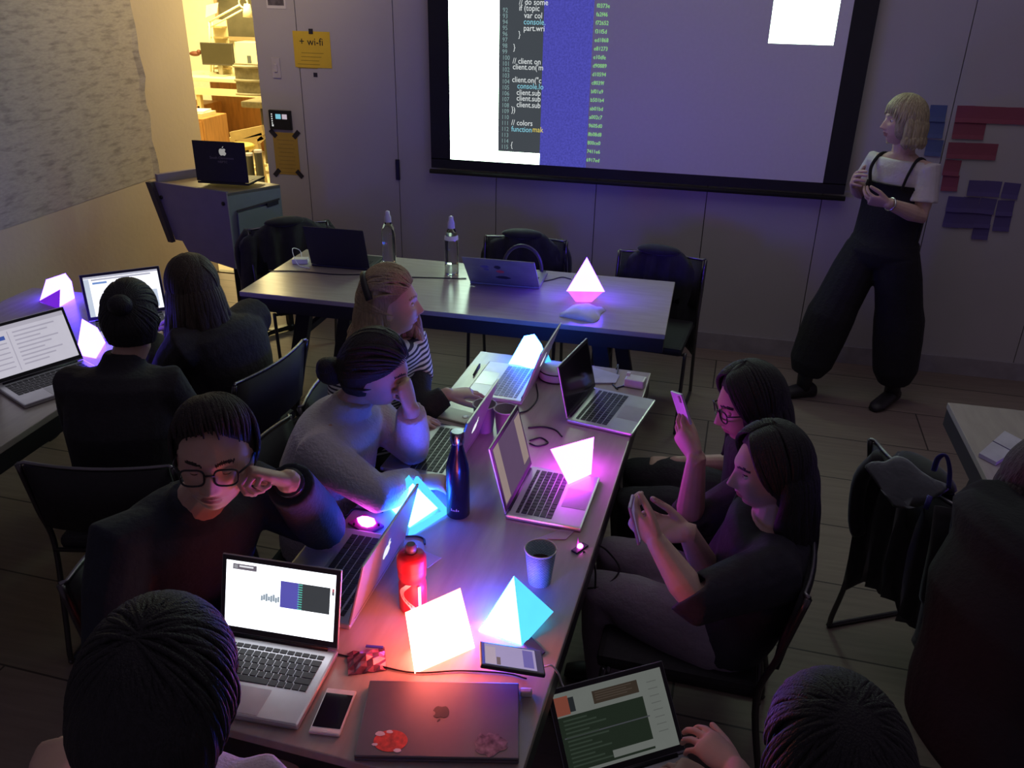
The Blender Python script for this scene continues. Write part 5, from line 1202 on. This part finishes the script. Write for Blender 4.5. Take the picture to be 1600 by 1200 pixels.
# --- person in the pale grey sweater, chin on hand
P = person('person in a pale grey sweater leaning chin on fist at the central table', D(586, 578, 2.52), R_(8), R_(-14), R_(6), (-.98, 2.11, .97), (-1.06, 2.08, .50), R_(4), SK2, HBK, eyes='down',
    arms={'l': (AT(645, 702, .79), D(642, 640, 2.52), V((-.22, .02, 1)), V((-1, .1, -.2)), (1.2, 1.4, .9), (.6, .6)), 'r': (AT(590, 772, .815), AT(648, 752, .775), V((1, .25, -.02)), DN, (.35, .4, .3), (.6, .3))})
shirt(P, mat('sweater_grey', (.52, .50, .54), .9, var=.06, scale=50, bump=.4, bscale=120, sheen=.3), 'sweater', off=.022, loose=.012, arm_off=.018, collar=True, arm_s=.88); trousers(P, BLK)
mb = MB(); hair_cap(P, mb, .017, hl=.56, side=-.02, nape=-.5, vol=.006, seed=4)
b = P['HM'] @ V((0, -.125, -.045)); mb.ell(b, (.048, .048, .042), 18, 12); mb.ell(P['HM'] @ V((.02, -.14, -.02)), (.03, .03, .026), 12, 8); comb(P, mb, ring_dirs(80, .57, 1.0, -.5), [V((0, -.95, -.3))] * 80, .017, .006, .006, 4); part(P, 'hair', mb, HBK)
sh, el, wr, hd, pn = P['arms']['l']; mb = MB(); a = (wr - el).normalized(); mb.tube([wr - a * .035 + V((.033 * math.cos(k), .033 * math.sin(k), 0)) for k in np.linspace(0, 2 * PI, 21)], .006, 8); part(P, 'bracelet', mb, mat('beads_dark', (.04, .03, .04), .4))

# --- blonde woman in profile
P = person('blonde woman in profile with half-up wavy hair, striped top and dark jacket', D(609, 474, 2.92), R_(20), R_(2), 0, (-1.03, 2.56, .985), (-1.05, 2.60, .50), R_(-22), SK1, HBL,
    arms={'l': (D(652, 648, 2.98), D(698, 617, 3.0), V((.9, .42, .03)), V((.1, 0, -1)), (.25, .45, .35), (.55, .2)), 'r': (None, (-.92, 2.42, .77), V((1, .1, 0)), DN, (.4, .4, .3), (.6, .3))})
st = bpy.data.materials.new('striped_cotton'); st.use_nodes = True; nt = st.node_tree; N = nt.nodes; L = nt.links
tc = N.new('ShaderNodeTexCoord'); wv_ = N.new('ShaderNodeTexWave'); wv_.bands_direction = 'Z'; wv_.inputs['Scale'].default_value = 24; wv_.inputs['Distortion'].default_value = .6; cr = N.new('ShaderNodeValToRGB'); cr.color_ramp.interpolation = 'CONSTANT'
cr.color_ramp.elements[0].color = (.03, .03, .06, 1); cr.color_ramp.elements[1].color = (.70, .70, .74, 1); cr.color_ramp.elements[1].position = .45
L.new(tc.outputs['Object'], wv_.inputs['Vector']); L.new(wv_.outputs['Fac'], cr.inputs['Fac']); L.new(cr.outputs[0], N['Principled BSDF'].inputs['Base Color']); N['Principled BSDF'].inputs['Roughness'].default_value = .85
shirt(P, st, 'striped_top', off=.010, sleeve=.25, arm_off=.008); shirt(P, BLK, 'jacket', off=.026, arm_off=.010, t1=.93, open_front=1.35, arm_s=.92); trousers(P, BLK)
mb = MB(); hair_cap(P, mb, .016, hl=.62, side=-.08, nape=-.75, vol=.008, seed=6, groove=.002); locks(P, mb, -120, 72, 30, .20, .015, .3, .035, .016, 3); locks(P, mb, -55, 55, 18, .24, .016, .5, .05, .02, 8)
locks(P, mb, -140, -125, 3, .20, .012, .2, .05, .014, 5); comb(P, mb, ring_dirs(100, .62, 1.05, .1, -130, 130), [V((.25 * math.sin(k * 2.4), -.9, .25 + .2 * math.sin(k)))for k in range(100)], .016, .008, .006, 6, .003); part(P, 'hair', mb, HBL)
mb = MB(); mb.tube([P['HM'] @ V((.091 * math.sin(a), -.050 - .03 * math.cos(a), .006 + .098 * math.cos(a))) for a in np.linspace(-1.15, 1.15, 24)], .013, 8); part(P, 'hair_band', mb, mat('hair_band_black', (.01, .01, .012), .6))

# --- dark figure with a bun at the left table (seen from behind)
P = person('dark clothed person with a bun seen from behind, facing the lilac screened laptop', D(206, 500, 2.78), R_(112), R_(-6), 0, (-1.80, 2.19, .985), (-1.80, 2.10, .50), R_(105), SK2, HBK, shape=.92, shoulder_w=.165)
shirt(P, BLK, 'jacket', off=.022, loose=.015, arm_off=.014, collar=True); trousers(P, BLK)
mb = MB(); hair_cap(P, mb, .017, hl=.48, side=.05, nape=-.55, vol=.006, seed=9); mb.ell(P['HM'] @ V((0, -.10, .075)), (.038, .036, .034), 16, 12); comb(P, mb, ring_dirs(90, .5, .95, -.55), [V((0, -.8, .62))] * 90, .017, .006, .006, 9); part(P, 'hair', mb, HBK)

# --- long haired woman further along the left table
P = person('woman with long dark hair in a dark jacket facing the white screened laptop', D(302, 452, 3.22), R_(142), R_(-8), 0, (-1.80, 2.72, .955), (-1.72, 2.72, .50), R_(165), SK1, HBR, eyes='down',
    arms={'l': (None, (-2.14, 2.80, .79), V((-.7, .6, 0)), DN, (.4, .5, .3), (.6, .3)), 'r': (None, (-2.10, 2.98, .79), V((-.9, .3, 0)), DN, (.4, .5, .3), (.6, .3))})
shirt(P, DKG, 'jacket', off=.024, arm_off=.018, collar=True); trousers(P, BLK)
mb = MB(); hair_cap(P, mb, .017, hl=.50, side=-.02, nape=-.8, vol=.008, seed=11, part_x=0.0); comb(P, mb, [V((.05 * (1 if k % 2 else -1), .5 - 1.1 * k / 80, .85)) for k in range(80)], [V(((.95 if k % 2 else -.95), .2 - 1.0 * k / 80, -.2)) for k in range(80)], .017, .010, .007, 11); locks(P, mb, -112, 112, 36, .30, .016, .35, .04, .006, 12); part(P, 'hair', mb, hairmat('dark_brown', (.045, .030, .020)))

# --- person photographing with a lilac phone
ph_c = D(1068, 648, 2.41)
P = person('person with glasses and dark hair holding up a lilac phone', D(1172, 632, 2.56), R_(200), R_(-12), R_(4), (.26, 2.44, .88), (.24, 2.50, .49), R_(190), SK3, HBK, eyes='down',
    arms={'l': ((.06, 2.24, .63), D(1088, 716, 2.38), D(1049, 657, 2.43) - D(1088, 716, 2.38), V((.9, .42, -.05)), (.30, .55, .5), (.25, .5)), 'r': (None, (.0, 2.66, .60), V((-1, 0, -.1)), DN, (.5, .5, .4), (.6, .3))})
R1 = P
shirt(P, mat('cloth_plum_black', (.030, .020, .032), .9, var=.2, scale=30, bump=.2), 'jacket', off=.024, sleeve=.62, arm_off=.016, collar=True); trousers(P, BLK, knees={'r': (-.10, 2.66, .54), 'l': (-.10, 2.46, .54)}, ankles={'r': (-.05, 2.66, .10), 'l': (-.05, 2.44, .10)}, off=.03)
mb = MB(); hair_cap(P, mb, .018, hl=.62, side=.10, nape=-.6, vol=.012, seed=13); locks(P, mb, -104, 104, 30, .17, .015, .4, .03, .005, 14); comb(P, mb, [V((.03 * (1 if k % 2 else -1), .55 - 1.0 * k / 70, .85)) for k in range(70)], [V(((.95 if k % 2 else -.95), .30 - .9 * k / 70, -.25)) for k in range(70)], .018, .012, .007, 13); part(P, 'hair', mb, HBK)
glasses(P, BLACK)
# --- long black haired woman
ph2 = D(993, 812, 2.15)
P = person('woman with long black hair and pale trousers looking down in profile', D(1204, 733, 2.26), R_(195), R_(-5), R_(2), (.27, 2.02, .85), (.18, 2.00, .48), R_(178), SK1, HBK,
    arms={'l': (D(1086, 938, 2.08), D(1027, 848, 2.12), V((-.70, .42, .36)), V((.15, .75, .30)), (.55, .6, .4), (.5, .4)), 'r': (None, D(1075, 832, 2.25), V((-.9, .0, .02)), V((.1, -.5, .7)), (.6, .6, .4), (.6, .3))})
R2 = P
shirt(P, mat('cloth_ink', (.022, .021, .032), .9, var=.2, scale=30, bump=.2), 'shirt', off=.024, sleeve=.55, arm_off=.018); trousers(P, mat('trouser_pale_mauve', (.24, .20, .25), .85, var=.06, scale=25, bump=.2), knees={'r': (-.14, 2.18, .53), 'l': (-.16, 2.00, .53)}, ankles={'r': (-.10, 2.18, .10), 'l': (-.12, 2.00, .10)}, off=.016)
mb = MB(); hair_cap(P, mb, .018, hl=.66, side=.02, nape=-.8, vol=.010, seed=15, part_x=0.0); locks(P, mb, -84, 112, 42, .34, .018, .45, .035, .006, 16); comb(P, mb, [V((.03 * (1 if k % 2 else -1), .55 - 1.0 * k / 70, .85)) for k in range(70)], [V(((.95 if k % 2 else -.95), .25 - .9 * k / 70, -.2)) for k in range(70)], .018, .010, .007, 15); part(P, 'hair', mb, HBK)

# --- dark figure at the right edge
P = person('dark clothed figure with greying hair at the right picture edge', D(1632, 752, 2.25), R_(28), R_(-8), 0, (.92, 2.00, .965), (.82, 1.66, .47), R_(24), SK2, HGR)
shirt(P, mat('cloth_ink_coat', (.012, .010, .015), .95, bump=.2), 'coat', off=.045, loose=.03, arm_off=.035, collar=True, yoke=.045); trousers(P, BLK)
mb = MB(); hair_cap(P, mb, .018, hl=.5, side=.05, nape=-.6, vol=.010, seed=17); locks(P, mb, -100, 100, 24, .09, .014, .2, .01, .004, 18); part(P, 'hair', mb, HGR)

# --- standing presenter
hd_ = AY(1413, 190, 4.66)
P = person('standing woman with ash blonde bob, white tee and black dungarees beside the projection screen', hd_, R_(192), R_(2), R_(3), (.93, 4.68, 1.385), (.93, 4.68, .88), R_(232), SK1, HBS, shape=.93, hs=.98, shoulder_w=.168, voxel=.0028,
    arms={'l': (AY(1438, 338, 4.56), AY(1388, 318, 4.44), V((-1, .05, .12)), V((-.1, .5, .5)), (.5, .6, .4), (.6, .4)), 'r': (AY(1345, 300, 4.82), AY(1336, 287, 4.58), V((-.1, -.35, .2)), V((.9, -.1, -.2)), (.5, .6, .4), (.6, .4))})
S_ = P; WT = mat('white_tee', (.62, .58, .60), .85, var=.04, scale=30, bump=.2)
shirt(P, WT, 'tee_shirt', off=.010, sleeve=.34, arm_off=.014, t1=.935, loose=.0, rm=.006, arm_s=.84, yoke=.008)
P['footdir'] = {'r': V((-.9, -.35, 0)).normalized(), 'l': V((-.6, -.8, 0)).normalized()}
trousers(P, mat('dungaree_black', (.010, .009, .012), .85, var=.2, scale=25, bump=.3), 'dungarees', knees={'r': (.735, 4.66, .50), 'l': (1.09, 4.68, .50)}, ankles={'r': (.66, 4.64, .15), 'l': (1.14, 4.69, .13)}, off=.018, wide=.052)
mb = MB(); fr, RT = P['fr'], P['RT']
sec = []
for t in (.02, .2, .4, .58, .70):
    hw = {.02: 1, .2: 1, .4: .98, .58: .85, .70: .55}[t]; i = [s for s in P['secs']]; a = .172; b = .128; c = P['spine'](t)
    sec.append([c + RT * math.sin(u) * (a) + fr * math.cos(u) * (b + .004) for u in np.linspace(-1.45 * hw, 1.45 * hw, 15)])
vs = [p for r in sec for p in r] + [p - fr * .022 for r in sec for p in r]; k = 15; n = 5; o = n * k
fs = [[i * k + j, i * k + j + 1, (i + 1) * k + j + 1, (i + 1) * k + j] for i in range(n - 1) for j in range(k - 1)]; fs += [[o + q for q in f[::-1]] for f in fs]
bd = list(range(k)) + [i * k + k - 1 for i in range(1, n)] + [(n - 1) * k + j for j in range(k - 2, -1, -1)] + [i * k for i in range(n - 2, 0, -1)]
fs += [[bd[i], bd[(i + 1) % len(bd)], o + bd[(i + 1) % len(bd)], o + bd[i]] for i in range(len(bd))]
mb.add(vs, fs, True)
for sg in (-1, 1):
    mb.tube(smoothline([P['spine'](.68) + RT * sg * .085 + fr * .128, P['spine'](.84) + RT * sg * .10 + fr * .108, P['spine'](.955) + RT * sg * .095 + fr * .02, P['spine'](.86) + RT * sg * .08 - fr * .10, P['spine'](.6) + RT * sg * .05 - fr * .125], 5), .011, 8, flat=.6)
part(P, 'dungaree_bib', mb, mat('dungaree_black', (.010, .009, .012), .85))
mb = MB(); hair_cap(P, mb, .016, hl=.30, side=.20, nape=-.8, vol=.006, seed=19, groove=.0025); locks(P, mb, -104, 104, 34, .055, .015, .35, .008, .003, 20); comb(P, mb, [V((.1 * math.sin(k), -.2, .97)) for k in range(90)], ring_dirs(90, .33, .72, -.3), .016, .006, .0065, 19); part(P, 'hair', mb, HBS)
sh, el, wr, hd, pn = P['arms']['l']; mb = MB(); a = (wr - el).normalized(); x, y = frame_from(a); mb.tube([wr - a * .015 + x * .030 * math.cos(k) + y * .030 * math.sin(k) for k in np.linspace(0, 2 * PI, 21)], .005, 8); part(P, 'bracelet', mb, CHROME)

# --- near figures
P = person('person at the bottom left seen from behind, dark hair and pink sweater', D(254, 1106, 1.19), R_(100), R_(-10), 0, (-.70, .745, 1.09), (-.80, .58, .50), R_(114), SK3, HBR, voxel=.0036,
    arms={'l': (None, D(66, 1232, 1.40), V((-.3, .9, .1)), V((.1, 0, -1)), (.5, .6, .4), (.6, .3))})
shirt(P, mat('sweater_pink', (.62, .46, .56), .9, var=.06, scale=60, bump=.3, bscale=150, sheen=.3), 'sweater', off=.02, arm_off=.018); trousers(P, BLK)
mb = MB(); hair_cap(P, mb, .024, hl=.45, side=.10, nape=-.85, vol=.012, back=.02, seed=21, groove=.0008); comb(P, mb, [V((.2 * math.sin(k), -.35 + .1 * math.cos(k * 1.7), .92)) for k in range(190)], ring_dirs(190, .45, .9, -.8), .024, .022, .0052, 21, .003); part(P, 'hair', mb, HBK)
P = person('person at the bottom right, dark hair, laptop on the lap', D(1300, 1208, 1.20), R_(106), R_(-4), R_(-3), (.30, .84, .98), (.42, .76, .46), R_(128), SK1, HBK, voxel=.0036,
    arms={'l': (None, D(1150, 1203, 1.80), V((-.45, .3, .1)), V((0, .1, -1)), (.35, .5, .4), (.6, .3)), 'r': (None, (.16, 1.36, .56), V((-.8, .3, 0)), DN, (.4, .5, .3), (.6, .3))})
shirt(P, BLK, 'sweater', off=.02, sleeve=.7, arm_off=.018); trousers(P, BLK, knees={'r': (.17, 1.24, .37), 'l': (.0, 1.10, .37)}, ankles={'r': (.20, 1.30, .10), 'l': (.0, 1.14, .10)}, off=.004)
mb = MB(); hair_cap(P, mb, .022, hl=.5, side=.06, nape=-.75, vol=.012, seed=23); locks(P, mb, -100, 100, 30, .10, .017, .25, .02, .004, 24); comb(P, mb, [V((.15 * math.sin(k), -.3 + .1 * math.cos(k * 1.7), .93)) for k in range(170)], ring_dirs(170, .5, .92, -.6), .022, .014, .005, 23, .002); part(P, 'hair', mb, HBK)

# phones in hands
def held_phone(label, c, ax, ay, w, h, m_face, m_body, back=False):
    ax, ay = V(ax).normalized(), V(ay); ay = (ay - ax * ay.dot(ax)).normalized(); nz = ax.cross(ay)
    t = thing('phone', label, 'phone', c, 0, 'phones'); T = M(((ax.x, ay.x, nz.x, 0), (ax.y, ay.y, nz.y, 0), (ax.z, ay.z, nz.z, 0), (0, 0, 0, 1)))
    mb = MB(); mb.T = T; mb.box((0, 0, 0), (w, h, .008), bev=.003); mb.build('body', m_body, t)
    mb = MB(); mb.T = T; mb.box((0, 0, .0043), (w * .92, h * .86, .0008)); mb.build('screen', m_face, t)
    mb = MB(); mb.T = T; mb.box((-w * .28, h * .38, -.0046), (.012, .02, .0016), bev=.0005); mb.build('camera', BLACK, t)
_n = V((.88, .42, -.10)); _y = V((-.38, .12, .9)); held_phone('lilac backed phone held up by the person with glasses on the right', ph_c, _y.cross(_n), _y, .070, .138, PS, mat('phone_lilac', (.55, .46, .80), .35))
held_phone('phone held low by the long black haired woman, seen edge-on', ph2, V((-.28, .0, .95)).cross(V((.95, -.02, .28))), (-.28, .0, .95), .064, .112, ui('phone_dim', (.10, .07, .16)), mat('phone_violet_case', (.40, .28, .55), .4))
# ------------------------------------------------------------------ light
w = bpy.data.worlds.new('room_ambience'); S.world = w; w.use_nodes = True
bg = w.node_tree.nodes['Background']; bg.inputs[0].default_value = (.64, .50, .74, 1); bg.inputs[1].default_value = .10
def lamp(name, kind, loc, energy, col, size=.3, target=None, spot=None, blend=.5):
    d = bpy.data.lights.new(name, kind); d.energy = energy; d.color = col
    if kind == 'AREA': d.size = size
    elif kind != 'SUN': d.shadow_soft_size = size
    if spot: d.spot_size = spot; d.spot_blend = blend
    o = bpy.data.objects.new(name, d); COL.objects.link(o); o.location = loc
    if target is not None: o.rotation_euler = (V(target) - V(loc)).to_track_quat('-Z', 'Y').to_euler()
    return o
lamp('office_light', 'AREA', (-5.6, 9.0, 2.95), 300, (1.0, .80, .34), 2.2, (-5.6, 9.0, 0))
lamp('office_light', 'AREA', (-2.75, 6.7, 2.5), 34, (1.0, .74, .33), .5, (-3.69, 5.4, 1.4))  # extra unseen lamp, added to brighten the beige door jamb
lamp('warm_wall_spot', 'SPOT', (-2.4, 3.4, 3.3), 98, (1.0, .74, .46), .25, (-3.2, 5.0, 2.9), R_(105), 1.0)  # unseen warm spot, added for the warm light high on the walls
lamp('ceiling_bounce_fill', 'AREA', (.0, 3.3, 3.6), 10, (.95, .88, .95), 2.4, (.0, 4.5, 0))  # added fill lamp standing in for light scattered off a ceiling
